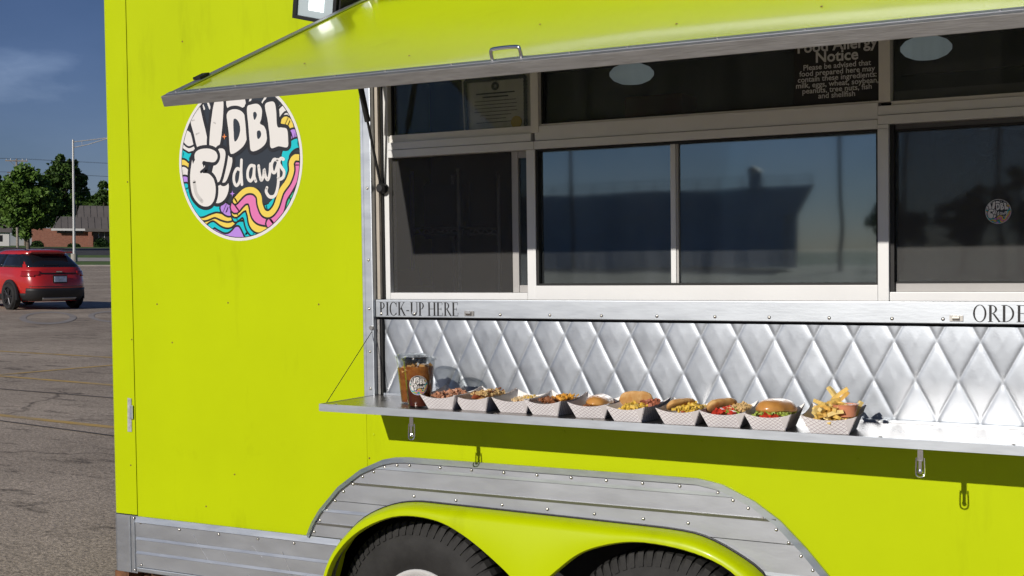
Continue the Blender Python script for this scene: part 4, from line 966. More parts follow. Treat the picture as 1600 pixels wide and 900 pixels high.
def cup(x, y, label, sticker, rot):
    c = empty('iced_tea_cup', (x, y, shz(x) + 0.0004), rz=rot, label=label, cat='drink', group=None)
    H, rb, rt = 0.152, 0.0365, 0.0520
    ra = lambda z: rb + (rt - rb) * z / H
    smooth_by_angle(MB().lathe([(0.0, 0.003), (rb - 0.004, 0.003), (rb - 0.002, 0.0), (rb, 0.001)] + [(ra(z), z) for z in (0.02, 0.06, 0.10, 0.14, H)] + [(rt + 0.003, H), (rt + 0.003, H + 0.004), (rt - 0.0008, H + 0.004)] + [(ra(z) - 0.0008, z) for z in (H - 0.01, 0.10, 0.06, 0.02)] + [(rb - 0.001, 0.004)], 40).build('cup_wall', CLEAR, c), 40)
    lv = 0.132 if sticker else 0.118
    smooth_by_angle(MB().lathe([(0.0, 0.0045)] + [(ra(z) - 0.0016, z) for z in (0.0045, 0.03, 0.06, 0.088)] + [(0.0, 0.088)], 36).build('tea', TEA_D if sticker else TEA, c), 50)
    smooth_by_angle(MB().lathe([(0.0, 0.0884)] + [(ra(z) - 0.0016, z) for z in (0.0884, 0.11, lv)] + [(0.0, lv)], 36).build('tea_top', TEA, c), 50)
    ic = MB()
    for i in range(9):
        a = i * 2.4; r = 0.022 + 0.012 * (i % 2); z = lv - 0.012 + 0.010 * random.random(); s = 0.010
        M = Matrix.Translation((r * math.cos(a), r * math.sin(a), z)) @ Matrix.Rotation(random.random() * 3, 4, Vector((random.random(), 1, random.random())))
        ic.add([M @ Vector(v) for v in boxv(-s, s, -s, s, -s, s)], BOXF)
    ic.build('ice', ICE, c)
    smooth_by_angle(MB().lathe([(rt + 0.0045, H - 0.004), (rt + 0.0055, H + 0.003), (rt + 0.004, H + 0.0075), (rt - 0.003, H + 0.006), (rt - 0.006, H + 0.011), (0.020, H + 0.012), (0.018, H + 0.014), (0.0, H + 0.014), (0.0, H + 0.013), (rt - 0.007, H + 0.010), (rt - 0.004, H + 0.004)], 40).build('lid', CLEAR, c), 50)
    if sticker:
        def wrap(u, v, l):
            z = 0.073 + 0.0315 * v; rr = ra(z) + 0.0004 + l; a = R(-62) + 0.0315 * u / rr; return (rr * math.cos(a), rr * math.sin(a), z)
        logo_mesh('cup_sticker', wrap, c, step=0.00001)
    return c
cup(1.633, -0.245, 'clear cup of dark iced tea with round logo sticker in front', True, 0)
cup(1.547, -0.158, 'plain amber iced tea cup half hidden behind the stickered one', False, 0.4)

# ------------------------------------------------------------------ paper food trays
def plaid():
    m = bpy.data.materials.new('plaid_paper'); m.use_nodes = True; nt = m.node_tree; p = nt.nodes['Principled BSDF']; p.inputs['Roughness'].default_value = 0.75
    uv = nt.nodes.new('ShaderNodeUVMap'); sep = nt.nodes.new('ShaderNodeSeparateXYZ'); nt.links.new(uv.outputs[0], sep.inputs[0])
    def lines(ax, mul, w, ph):
        a = nt.nodes.new('ShaderNodeMath'); a.operation = 'ADD' if ax else 'SUBTRACT'; nt.links.new(sep.outputs[0], a.inputs[0]); nt.links.new(sep.outputs[1], a.inputs[1])
        b_ = nt.nodes.new('ShaderNodeMath'); b_.operation = 'MULTIPLY_ADD'; nt.links.new(a.outputs[0], b_.inputs[0]); b_.inputs[1].default_value = mul; b_.inputs[2].default_value = ph
        f = nt.nodes.new('ShaderNodeMath'); f.operation = 'FRACT'; nt.links.new(b_.outputs[0], f.inputs[0])
        l = nt.nodes.new('ShaderNodeMath'); l.operation = 'LESS_THAN'; nt.links.new(f.outputs[0], l.inputs[0]); l.inputs[1].default_value = w; return l.outputs[0]
    last = None
    col = (0.93, 0.91, 0.90, 1)
    cur = None
    for ax, mul, w, ph, c in ((0, 72, 0.40, 0, (0.88, 0.84, 0.83, 1)), (1, 72, 0.40, 0, (0.88, 0.84, 0.83, 1)), (0, 72, 0.11, 0.1, (0.44, 0.36, 0.39, 1)), (1, 72, 0.11, 0.1, (0.44, 0.36, 0.39, 1))):
        mx = nt.nodes.new('ShaderNodeMix'); mx.data_type = 'RGBA'; nt.links.new(lines(ax, mul, w, ph), mx.inputs[0])
        if cur is None: mx.inputs[6].default_value = col
        else: nt.links.new(cur, mx.inputs[6])
        mx.inputs[7].default_value = c; cur = mx.outputs[2]
    nt.links.new(cur, p.inputs['Base Color']); return m
PLAID = plaid(); PAPERW = pm('white_paperboard', (0.88, 0.86, 0.84), 0.7, var=0.02, vs_=30)
BW, BD, TW, TD, TH = 0.090, 0.126, 0.134, 0.164, 0.048
def tray_meshes():
    bm = bmesh.new(); uvl = bm.loops.layers.uv.new('UVMap'); N = 10
    def wall(p0, p1, q0, q1, dip, mat, off, flip):
        """base edge p0-p1, top edge q0-q1, top dips between the corners"""
        p0, p1, q0, q1 = map(Vector, (p0, p1, q0, q1)); L = (p1 - p0).length
        rows = []
        for k in (0.0, 0.5, 1.0):
            row = []
            for i in range(N + 1):
                t = i / N; b_ = p0.lerp(p1, t); c = q0.lerp(q1, t); c = c - Vector((0, 0, dip * math.sin(math.pi * t) ** 0.8)) if 0 < t < 1 else c
                row.append((b_.lerp(c, k) + off, (t - 0.5) * (L * (1 - k) + (q1 - q0).length * k), k * 0.054))
            rows.append(row)
        for k in range(2):
            for i in range(N):
                quad = [rows[k][i], rows[k][i + 1], rows[k + 1][i + 1], rows[k + 1][i]]
                if flip: quad.reverse()
                vs_ = [bm.verts.new(q[0]) for q in quad]; f = bm.faces.new(vs_); f.material_index = mat
                for lp, q in zip(f.loops, quad): lp[uvl].uv = (q[1], q[2])
    b4 = [(-BW / 2, -BD / 2, 0), (BW / 2, -BD / 2, 0), (BW / 2, BD / 2, 0), (-BW / 2, BD / 2, 0)]
    t4 = [(-TW / 2, -TD / 2, TH), (TW / 2, -TD / 2, TH), (TW / 2, TD / 2, TH + 0.015), (-TW / 2, TD / 2, TH + 0.015)]
    ins = Vector((0, 0, 0.0009))
    for k in range(4):
        j = (k + 1) % 4; wall(b4[k], b4[j], t4[k], t4[j], (0.012, 0.008, 0.022, 0.008)[k], 0, Vector((0, 0, 0)), False)
        c = Vector((0, 0, 0)); i4 = [Vector(v) * 0.985 + ins for v in b4]; j4 = [Vector((v[0] * 0.985, v[1] * 0.985, v[2] - 0.0003)) for v in t4]
        wall(i4[k], i4[j], j4[k], j4[j], (0.012, 0.008, 0.022, 0.008)[k], 1, Vector((0, 0, 0)), True)
    for z, s, fl in ((0.0, 1, True), (0.0009, 0.985, False)):
        P = [Vector((v[0] * s, v[1] * s, z)) for v in b4]
        if fl: P.reverse()
        bm.faces.new([bm.verts.new(p) for p in P]).material_index = 0 if fl else 1
    bmesh.ops.remove_doubles(bm, verts=bm.verts, dist=0.00002)
    me = bpy.data.meshes.new('tray_shell'); bm.to_mesh(me); bm.free(); me.materials.append(PLAID); me.materials.append(PAPERW)
    fl = MB(); a = Vector((BW / 2 - 0.001, -BD / 2 - 0.0012, 0.001)); b_ = Vector((TW / 2 - 0.002, -TD / 2 - 0.0012, TH - 0.001)); c = Vector((BW / 2 - 0.006, -TD / 2 + 0.001, TH - 0.010))
    V = [a, b_, c, a + Vector((0, -0.0008, 0)), b_ + Vector((0, -0.0008, 0)), c + Vector((0, -0.0008, 0))]
    me2 = bpy.data.meshes.new('fold_flap'); me2.from_pydata([tuple(v) for v in V], [], [(0, 1, 2), (5, 4, 3), (0, 3, 4, 1), (1, 4, 5, 2), (2, 5, 3, 0)]); me2.materials.append(pm('paper_fold', (0.72, 0.68, 0.67), 0.75)); me2.update()
    return me, me2
TME, TFL = tray_meshes()
# bread, fillings
BUN = pm('toasted_bun', (0.52, 0.24, 0.065), 0.45, var=0.35, vs_=38, bump=0.15, bs=120, spec=0.35, col2=(0.74, 0.48, 0.20))
BRIO = pm('glossy_brioche', (0.50, 0.21, 0.045), 0.25, var=0.3, vs_=22, spec=0.5, coat=0.3, col2=(0.62, 0.32, 0.09))
CRUMB = pm('bread_crumb', (0.72, 0.55, 0.32), 0.8, var=0.15, vs_=60)
SAUS = pm('sausage', (0.34, 0.085, 0.035), 0.35, var=0.2, vs_=40)
MEAT = pm('chili_meat', (0.24, 0.09, 0.035), 0.6, var=0.4, vs_=80); CHED = pm('shredded_cheddar', (0.80, 0.40, 0.05), 0.5, var=0.15, vs_=60); MUST = pm('yellow_relish', (0.75, 0.50, 0.07), 0.45, var=0.25, vs_=50)
TOM = pm('diced_tomato', (0.55, 0.045, 0.025), 0.3, var=0.2, vs_=60); LETT = pm('shredded_lettuce', (0.30, 0.38, 0.06), 0.5, var=0.3, vs_=60); ONI = pm('crispy_onion', (0.66, 0.45, 0.20), 0.6, var=0.2, vs_=70); BACON = pm('bacon_bits', (0.40, 0.13, 0.07), 0.5, var=0.4, vs_=80)
def loaf(name, L, w, h, mat, parent, M=None, open_side=False):
    n, k = 18, 14; V = []; F = []
    for i in range(n + 1):
        t = -1 + 2 * i / n; e = (1 - abs(t) ** 3.2) ** 0.5 if abs(t) < 1 else 0.0
        for j in range(k):
            a = 2 * math.pi * j / k; x = math.cos(a) * w / 2 * max(0.02, e); z = math.sin(a); z = (z * h if z > 0 else z * h * 0.35) * max(0.02, e)
            d = 1 + 0.07 * mnoise.noise((x * 40, t * 3, z * 40 + L * 50)); V.append(Vector((x * d, t * L / 2, z * d)))
    for i in range(n):
        for j in range(k): F.append((i * k + j, i * k + (j + 1) % k, (i + 1) * k + (j + 1) % k, (i + 1) * k + j))
    F += [tuple(range(k - 1, -1, -1)), tuple(n * k + j for j in range(k))]
    V = [v * 0.92 for v in V]
    if M: V = [M @ v for v in V]
    o = MB().add(V, F).build(name, mat, parent); return smooth_by_angle(o, 60)
def bits(name, n, area, z0, z1, size, mat, parent, seed, long=1.0, slope=0.0):
    rnd = random.Random(seed); mb = MB()
    for i in range(n):
        x = rnd.uniform(area[0], area[1]); y = rnd.uniform(area[2], area[3]); hgt = 1 - ((x - (area[0] + area[1]) / 2) / (area[1] - area[0])) ** 2 * 2
        z = z0 + (z1 - z0) * rnd.random() * max(0.2, hgt) + slope * x; s = size * rnd.uniform(0.6, 1.25)
        M = Matrix.Translation((x, y, z)) @ Matrix.Rotation(rnd.uniform(0, 6.3), 4, 'Z') @ Matrix.Rotation(rnd.uniform(-0.8, 0.8), 4, 'Y') @ Matrix.Rotation(rnd.uniform(0, 6), 4, 'X')
        V = [M @ Vector((a * rnd.uniform(0.8, 1.1), b_ * rnd.uniform(0.8, 1.1), c * rnd.uniform(0.8, 1.1))) for a, b_, c in boxv(-s * long, s * long, -s, s, -s * 0.7, s * 0.7)]
        mb.add(V, BOXF)
    return tag(mb.build(name, mat, parent), kind='stuff')
TRAYS = [(1.7285, -0.2725, 0.02, 'second cup'), (1.851, -0.262, -0.06), (1.9845, -0.2575, 0.02), (2.1095, -0.2715, -0.08), (2.250, -0.2725, 0.10), (2.397, -0.304, -0.10), (2.5485, -0.3055, 0.06), (2.6755, -0.298, 0.12), (2.8105, -0.3095, 0.06), (2.977, -0.3135, 0.10)]
ORD = ['first from the left', 'second from the left', 'third from the left', 'fourth from the left', 'fifth from the left', 'sixth from the left', 'seventh from the left', 'eighth from the left', 'ninth from the left', 'at the right end']
WHAT = ['chili dog', 'crusted hot dog', 'low cream topped dog', 'cheddar and chili dog', 'round bun sandwich', 'toast and yellow relish', 'split bun with relish', 'tomato topped dog', 'glossy brioche burger', 'french fries']
for i, t in enumerate(TRAYS):
    x, yf, yaw = t[:3]; y = max(yf, -0.302) + BD / 2; z = shz(x) + 0.0004
    tr = empty('food_tray', (x, y, z), rz=yaw, label='plaid paper tray holding the %s, %s' % (WHAT[i], ORD[i]), cat='food tray', group='paper food trays on the shelf')
    for me, nm in ((TME, 'tray_shell'), (TFL, 'fold_flap')):
        o = bpy.data.objects.new(nm, me); COL.objects.link(o); o.parent = tr; o.scale = (1.12, 1.05, 1.06) if i == 9 else (1, 1, 1)
    fz = z + 0.0025
    def food(name, label, cat): return empty(name, (x, y, fz), rz=yaw, label=label, cat=cat)
    RX = lambda a: Matrix.Rotation(R(a), 4, 'X'); RY = lambda a: Matrix.Rotation(R(a), 4, 'Y'); RZ = lambda a: Matrix.Rotation(R(a), 4, 'Z'); T_ = lambda *v: Matrix.Translation(v)
    if i == 0:
        f = food('hot_dog', 'hot dog heaped with pinkish shredded topping beside the tea cups', 'hot dog')
        loaf('bun', 0.130, 0.066, 0.026, BUN, f, T_(0, 0, 0.010)); loaf('sausage', 0.134, 0.022, 0.012, SAUS, f, T_(0, 0, 0.034)); bits('topping', 110, (-0.03, 0.03, -0.066, 0.062), 0.034, 0.050, 0.0035, pm('pulled_pork', (0.50, 0.24, 0.14), 0.5, var=0.4, vs_=90), f, 1, 2.2)
    elif i == 1:
        f = food('hot_dog', 'hot dog with golden crumbly crust in second tray', 'hot dog')
        loaf('bun', 0.140, 0.066, 0.030, BUN, f, T_(0, 0, 0.010)); loaf('sausage', 0.145, 0.024, 0.014, SAUS, f, T_(-0.006, 0, 0.036)); bits('topping', 150, (-0.024, 0.034, -0.05, 0.07), 0.040, 0.056, 0.0034, ONI, f, 2, 1.4); bits('spice', 60, (-0.02, 0.03, -0.05, 0.07), 0.048, 0.058, 0.002, MEAT, f, 3, 1.2)
    elif i == 2:
        f = food('hot_dog', 'mostly hidden hot dog with pale creamy topping in third tray', 'hot dog')
        loaf('bun', 0.120, 0.062, 0.022, BUN, f, T_(0, 0, 0.009)); bits('topping', 90, (-0.024, 0.03, -0.03, 0.055), 0.030, 0.040, 0.004, CRUMB, f, 4, 1.2); bits('cheese', 40, (0.0, 0.03, 0.0, 0.055), 0.034, 0.042, 0.0022, MUST, f, 5, 1.6)
    elif i == 3:
        f = food('hot_dog', 'hot dog with chili and bright orange cheddar shreds', 'hot dog')
        loaf('bun', 0.130, 0.066, 0.026, BUN, f, T_(0, 0, 0.010)); bits('chili', 110, (-0.032, 0.028, -0.06, 0.06), 0.036, 0.048, 0.0045, MEAT, f, 6, 1.2); bits('cheddar', 90, (0.0, 0.04, -0.03, 0.066), 0.040, 0.054, 0.0022, CHED, f, 7, 3.5)
    elif i == 4:
        f = food('sandwich', 'smooth rounded golden bun sandwich in fifth tray', 'sandwich')
        loaf('bun_base', 0.125, 0.072, 0.018, BUN, f, T_(0, 0, 0.010)); bits('filling', 60, (-0.036, 0.036, -0.058, 0.058), 0.026, 0.034, 0.004, MEAT, f, 8, 1.5); loaf('bun_top', 0.140, 0.076, 0.026, BRIO, f, T_(0.006, 0.004, 0.038) @ RY(6))
    elif i == 5:
        f = food('hot_dog', 'dark toasted bun half standing upright over yellow topping', 'hot dog')
        loaf('bun_lid', 0.110, 0.060, 0.020, BUN, f, T_(-0.024, 0.030, 0.052) @ RZ(-62) @ RY(-72)); loaf('bun_base', 0.125, 0.064, 0.020, BUN, f, T_(0, 0, 0.010)); bits('macaroni', 110, (-0.034, 0.036, -0.062, 0.02), 0.028, 0.046, 0.0040, MUST, f, 9, 1.7); bits('bacon', 90, (0.0, 0.044, 0.0, 0.066), 0.038, 0.052, 0.0040, BACON, f, 10, 1.4)
    elif i == 6:
        f = food('hot_dog', 'split pale bun leaning open over yellow relish and cheese', 'hot dog')
        loaf('bun_lid', 0.120, 0.050, 0.020, BUN, f, T_(-0.022, 0.02, 0.044) @ RZ(-28) @ RY(-42)); loaf('bun_base', 0.125, 0.060, 0.020, CRUMB, f, T_(0.004, 0, 0.010)); loaf('sausage', 0.13, 0.024, 0.013, SAUS, f, T_(0.006, 0, 0.032)); bits('relish', 130, (-0.02, 0.040, -0.062, 0.06), 0.034, 0.048, 0.0032, MUST, f, 11, 2.0)
    elif i == 7:
        f = food('hot_dog', 'hot dog with diced red tomato and crisp onions', 'hot dog')
        loaf('bun_lid', 0.120, 0.058, 0.022, BUN, f, T_(-0.026, 0.024, 0.046) @ RZ(-35) @ RY(-50)); loaf('bun_base', 0.125, 0.060, 0.020, BUN, f, T_(0.004, 0, 0.010)); bits('tomato', 46, (-0.034, 0.026, -0.064, 0.0), 0.032, 0.046, 0.0058, TOM, f, 12, 1.0); bits('lettuce', 24, (0.0, 0.034, -0.05, 0.01), 0.036, 0.044, 0.003, LETT, f, 13, 2.4); bits('onion', 100, (0.0, 0.046, -0.02, 0.066), 0.038, 0.054, 0.0036, ONI, f, 14, 1.6)
    elif i == 8:
        f = food('burger', 'glossy brown brioche bun burger with lettuce and tomato edge', 'burger')
        loaf('bun_base', 0.125, 0.080, 0.016, BUN, f, T_(0, 0, 0.012)); bits('tomato', 26, (-0.040, 0.026, -0.064, -0.03), 0.030, 0.036, 0.0065, TOM, f, 15, 1.4); bits('lettuce', 130, (-0.046, 0.046, -0.066, 0.06), 0.034, 0.046, 0.0034, LETT, f, 16, 2.4); loaf('bun_top', 0.150, 0.092, 0.034, BRIO, f, T_(0.004, 0.004, 0.047) @ RZ(-24) @ RX(-3))
    else:
        f = food('french_fries', 'heap of golden french fries in the rightmost tray', 'fries')
        rnd = random.Random(5); FRM = [pm('fry_%s' % k, c, 0.5, var=0.2, vs_=60) for k, c in (('pale', (0.80, 0.60, 0.22)), ('gold', (0.76, 0.52, 0.14)), ('dark', (0.66, 0.40, 0.09)))]
        fmes = []
        for k in range(9):
            L = rnd.uniform(0.036, 0.056); s = rnd.uniform(0.0046, 0.0058); bend = rnd.uniform(-0.006, 0.006); mb = MB(); V = []; F = []
            for q in range(5):
                tt = -0.5 + q / 4; o_ = bend * (1 - (2 * tt) ** 2); kk = 0.86 if q in (0, 4) else 1.0
                V += [(tt * L, o_ - s * kk, -s * kk), (tt * L, o_ + s * kk, -s * kk), (tt * L, o_ + s * kk, s * kk), (tt * L, o_ - s * kk, s * kk)]
            for q in range(4):
                for e in range(4): F.append((4 * q + e, 4 * q + (e + 1) % 4, 4 * q + 4 + (e + 1) % 4, 4 * q + 4 + e))
            F += [(3, 2, 1, 0), (16, 17, 18, 19)]
            oo = mb.add(V, F).build('fry', FRM[k % 3], f); smooth_by_angle(oo, 50); fmes.append(oo)
        def fry(k, M):
            if k < 9: o = fmes[k]
            else: o = bpy.data.objects.new('fry', fmes[k % 9].data); COL.objects.link(o); o.parent = f
            o.matrix_local = M
        for k in range(100):
            lay = k / 100; xx = rnd.uniform(-0.052, 0.030) * (1 - 0.35 * lay); yy = rnd.uniform(-0.066, 0.07) * (1 - 0.30 * lay)
            M = T_(xx, yy, 0.010 + 0.058 * lay + 0.004 * rnd.random()) @ RZ(rnd.uniform(0, 180)) @ RY(rnd.uniform(-24, 24)) @ RX(rnd.uniform(0, 90)); fry(k, M)
        for k, (p, rz, ry) in enumerate((((0.012, 0.02, 0.096), 10, -38), ((0.024, 0.016, 0.090), 4, -44), ((-0.008, 0.03, 0.094), 150, -50), ((-0.03, -0.02, 0.074), 170, -20), ((0.05, 0.056, 0.055), 20, -55), ((0.058, 0.045, 0.056), 40, -60), ((0.0, 0.01, 0.078), 35, -16))): fry(100 + k, T_(*p) @ RZ(rz) @ RY(ry))
        sc = empty('sauce_cup', (x + 0.033, y - 0.006, fz + 0.040), rz=0, label='small clear cup of pink orange dipping sauce among the fries', cat='sauce cup')
        SAUCE = pm('pink_sauce', (0.66, 0.27, 0.15), 0.35, var=0.06, vs_=30)
        smooth_by_angle(MB().lathe([(0, 0.0), (0.026, 0.0), (0.0335, 0.030), (0.035, 0.031), (0.035, 0.033), (0.0325, 0.0325), (0.0325, 0.0305), (0.0, 0.0295)], 30).build('cup', SAUCE, sc), 40)
        smooth_by_angle(MB().lathe([(0.0335, 0.0328), (0.0365, 0.0328), (0.0368, 0.036), (0.0338, 0.0362), (0.0335, 0.0328)], 30).build('rim', CLEAR, sc), 40)

# ------------------------------------------------------------------ red car on the lot
def make_car():
    c = groot('parked_car', -0.80, 37.5, rz=R(27), label='red compact SUV seen from behind on the parking lot', cat='car', z=0.0)
    RED = pm('red_car_paint', (0.46, 0.020, 0.016), 0.25, var=0.06, vs_=2, coat=0.9); BLK = pm('car_black_trim', (0.018, 0.018, 0.019), 0.5); GLS = pm('car_glass', (0.012, 0.014, 0.017), 0.06, spec=0.8)
    LAMP = pm('tail_lamp_red', (0.30, 0.012, 0.012), 0.12, coat=0.6); RIMM = pm('black_alloy', (0.05, 0.05, 0.055), 0.3, 0.5)
    # z: rear y, front y, half width, exponent
    K = [(0.22, -2.08, 2.10, 0.80, 5), (0.34, -2.20, 2.20, 0.87, 5), (0.52, -2.235, 2.235, 0.90, 5), (0.72, -2.215, 2.22, 0.915, 5), (0.88, -2.165, 2.16, 0.905, 5), (0.98, -2.135, 2.05, 0.885, 5),
         (1.06, -2.11, 1.18, 0.855, 4.6), (1.16, -1.99, 0.98, 0.80, 4.4), (1.30, -1.80, 0.70, 0.725, 4.2), (1.42, -1.64, 0.40, 0.66, 4.0), (1.48, -1.66, 0.15, 0.62, 4.0), (1.525, -1.60, 0.0, 0.55, 3.4), (1.545, -1.30, -0.2, 0.36, 3)]
    N = 72
    def rk(z):
        for a, b_ in zip(K, K[1:]):
            if z <= b_[0]: t = max(0, (z - a[0]) / (b_[0] - a[0])); return [p + (q - p) * t for p, q in zip(a, b_)]
        return list(K[-1])
    def pt(z, th, off=0.0):
        _, yr, yf, hw, e = rk(z); cy = (yr + yf) / 2; hl = (yf - yr) / 2
        cx_, sn = math.cos(th), math.sin(th); x = (hw + off) * math.copysign(abs(cx_) ** (2 / e), cx_); y = cy + (hl + off) * math.copysign(abs(sn) ** (2 / e), sn); return (x, y, z)
    def patch(name, z0, z1, nz, sel, off, mat, th=0.012):
        zs = [z0 + (z1 - z0) * i / nz for i in range(nz + 1)]; V = []; F = []
        for z in zs:
            for j in range(N * 4): V.append(pt(z, 2 * math.pi * j / (N * 4), off))
        M_ = N * 4
        for i in range(nz):
            for j in range(M_):
                q = [i * M_ + j, i * M_ + (j + 1) % M_, (i + 1) * M_ + (j + 1) % M_, (i + 1) * M_ + j]
                ctr = sum((Vector(V[k]) for k in q), Vector()) / 4
                if sel(ctr): F.append(tuple(q))
        used = sorted({k for f in F for k in f}); mp = {k: n for n, k in enumerate(used)}
        o = mesh(name, [V[k] for k in used], [tuple(mp[k] for k in f) for f in F], mat, c, True)
        md = o.modifiers.new('thick', 'SOLIDIFY'); md.thickness = th; md.offset = -1; return o
    V = []; F = []; zs = [k[0] for k in K]; allz = []
    for a, b_ in zip(zs, zs[1:]): allz += [a, (a + b_) / 2]
    allz.append(zs[-1])
    arch = lambda p: min(math.hypot(p.y - yy, p.z - 0.345) for yy in (-1.30, 1.30)) < 0.375 and abs(p.x) > 0.6
    for z in allz:
        for j in range(N * 2): V.append(pt(z, math.pi * j / N))
    M2 = N * 2
    for i in range(len(allz) - 1):
        for j in range(M2): F.append((i * M2 + j, i * M2 + (j + 1) % M2, (i + 1) * M2 + (j + 1) % M2, (i + 1) * M2 + j))
    F.append(tuple((len(allz) - 1) * M2 + j for j in range(M2))); F.append(tuple(range(M2 - 1, -1, -1)))
    mesh('body', V, F, RED, c, True)
    patch('rear_window', 1.10, 1.43, 5, lambda p: p.y < -1.3 and abs(p.x) < 0.72 - (p.z - 1.1) * 0.3, 0.012, GLS)
    for s in (-1, 1):
        patch('side_window', 1.09, 1.42, 4, lambda p: p.x * s > 0.5 and -1.72 + (p.z - 1.09) * 0.6 < p.y < -0.75, 0.012, GLS)
        patch('side_window', 1.09, 1.42, 4, lambda p: p.x * s > 0.5 and -0.69 < p.y < 0.10, 0.012, GLS); patch('side_window', 1.09, 1.40, 4, lambda p: p.x * s > 0.5 and 0.15 < p.y < 0.9 - (p.z - 1.09) * 1.9, 0.012, GLS)
        patch('tail_lamp', 0.86, 1.00, 4, lambda p: p.x * s > 0.50 and p.y < -1.78 and p.z > 0.87 + max(0, 0.66 - p.x * s) * 0.35, 0.022, LAMP, 0.03)
        patch('rear_quarter_trim', 0.24, 0.40, 3, lambda p: p.x * s > 0.3 and -1.0 < p.y < 1.0, 0.014, BLK)
        MB().box(s * 0.985 - 0.07, s * 0.985 + 0.07, 0.62, 0.70, 1.05, 1.17).build('mirror', BLK, c)
        # arch cladding and wheels
        for yy in (-1.30, 1.30):
            V = []; F = []
            for i in range(19):
                a = R(-12 + 204 * i / 18)
                for r, xo in ((0.362, 0.80), (0.362, 0.935), (0.43, 0.93), (0.435, 0.885)): V.append((s * xo, yy + r * math.cos(a), 0.345 + r * math.sin(a)))
            for i in range(18):
                for k in range(3): F.append((4 * i + k, 4 * i + k + 1, 4 * i + 5 + k, 4 * i + 4 + k))
            MB().add(V, F).build('wheel_arch', BLK, c)
            MB().lathe([(0, 0.0), (0.375, 0.0), (0.375, 0.02), (0, 0.02)], 28, axis='Y').build('wheel_housing', GASKET, c).data.transform(Matrix.Translation((s * 0.905, yy, 0.345)) @ Matrix.Rotation(R(90), 4, 'Z'))
            w = bpy.data.objects.new('wheel', None); COL.objects.link(w); w.parent = c; w.location = (s * 0.86, yy, 0.345); w.rotation_euler = (0, 0, R(90) * s)
            mb = MB(); mb.lathe([(0.21, 0.0), (0.25, -0.105), (0.31, -0.115), (0.338, -0.085), (0.345, -0.05), (0.345, 0.06), (0.33, 0.10), (0.22, 0.10)], 40, axis='Y'); smooth_by_angle(mb.build('tyre', TYRE, w), 40)
            mb = MB(); mb.lathe([(0.245, -0.10), (0.235, -0.102), (0.225, -0.07), (0.22, 0.0)], 36, axis='Y')
            for k in range(5):
                for d_ in (-0.16, 0.16):
                    a = 2 * math.pi * k / 5; p = Vector((0.045 * math.cos(a), -0.085, 0.045 * math.sin(a))); q = Vector((0.232 * math.cos(a + d_), -0.095, 0.232 * math.sin(a + d_))); mb.tube([p, q], [0.022, 0.014], 6)
            mb.lathe([(0, -0.10), (0.05, -0.095), (0.055, -0.07)], 16, axis='Y'); mb.build('rim', RIMM, w)
            MB().lathe([(0, -0.03), (0.22, -0.03), (0.22, -0.02), (0, -0.02)], 24, axis='Y').build('brake_disc', UNDER, w)
    patch('rear_bumper', 0.235, 0.56, 5, lambda p: p.y < -1.72 and p.z < 0.56 - 0.10 * (1 if abs(p.x) > 0.80 else 0), 0.020, BLK, 0.03)
    patch('skid_plate', 0.25, 0.31, 2, lambda p: p.y < -1.9 and abs(p.x) < 0.45, 0.030, pm('silver_trim', (0.4, 0.4, 0.4), 0.4, 0.6), 0.02)
    patch('tailgate_seam', 0.600, 0.612, 1, lambda p: p.y < -1.9 and abs(p.x) < 0.75, 0.006, BLK, 0.005)
    patch('tailgate_strip', 0.925, 0.955, 1, lambda p: p.y < -2.0 and abs(p.x) < 0.52, 0.014, BLK, 0.01)
    MB().box(-0.16, 0.16, -2.250, -2.222, 0.72, 0.86).build('licence_plate', pm('plate_paint', (0.34, 0.42, 0.55), 0.4, var=0.3, vs_=18), c)
    MB().box(-0.19, 0.19, -2.226, -2.200, 0.69, 0.89).build('plate_recess', BLK, c)
    MB().box(-0.08, 0.08, -2.172, -2.140, 0.965, 0.992).build('badge', CHROME, c)
    sp = MB(); sp.box(-0.56, 0.56, -1.80, -1.55, 1.462, 1.49); sp.build('roof_spoiler', RED, c)
    for s in (-1, 1): MB().tube([(s * 0.56, -1.5, 1.545), (s * 0.57, -1.3, 1.575), (s * 0.57, -0.3, 1.585), (s * 0.56, -0.1, 1.55)], 0.016, 6).build('roof_rail', BLK, c)
    MB().tube([(-0.36, -2.035, 1.14), (0.04, -2.02, 1.155)], 0.012, 6).build('rear_wiper', BLK, c)
    return c
make_car()

# ------------------------------------------------------------------ trees, poles, buildings
LEAF = {}
def leafmat(k, a, b_):
    m = bpy.data.materials.new('foliage_' + k); m.use_nodes = True; nt = m.node_tree; p = nt.nodes['Principled BSDF']; p.inputs['Roughness'].default_value = 0.6; p.inputs['Specular IOR Level'].default_value = 0.25
    ob = nt.nodes.new('ShaderNodeNewGeometry'); n = nt.nodes.new('ShaderNodeTexNoise'); n.inputs['Scale'].default_value = 0.9; n.inputs['Detail'].default_value = 4
    nt.links.new(ob.outputs['Position'], n.inputs['Vector']); r = nt.nodes.new('ShaderNodeValToRGB'); r.color_ramp.elements[0].position = 0.35; r.color_ramp.elements[1].position = 0.68
    r.color_ramp.elements[0].color = (*a, 1); r.color_ramp.elements[1].color = (*b_, 1); nt.links.new(n.outputs['Fac'], r.inputs[0]); nt.links.new(r.outputs[0], p.inputs['Base Color'])
    LEAF[k] = m; return m
leafmat('bright', (0.05, 0.11, 0.014), (0.11, 0.19, 0.028)); leafmat('dark', (0.035, 0.075, 0.014), (0.07, 0.125, 0.022)); leafmat('hedge', (0.02, 0.05, 0.012), (0.05, 0.09, 0.02))
BARK = pm('bark', (0.16, 0.13, 0.10), 0.9, var=0.3, vs_=4, bump=0.4, bs=12)
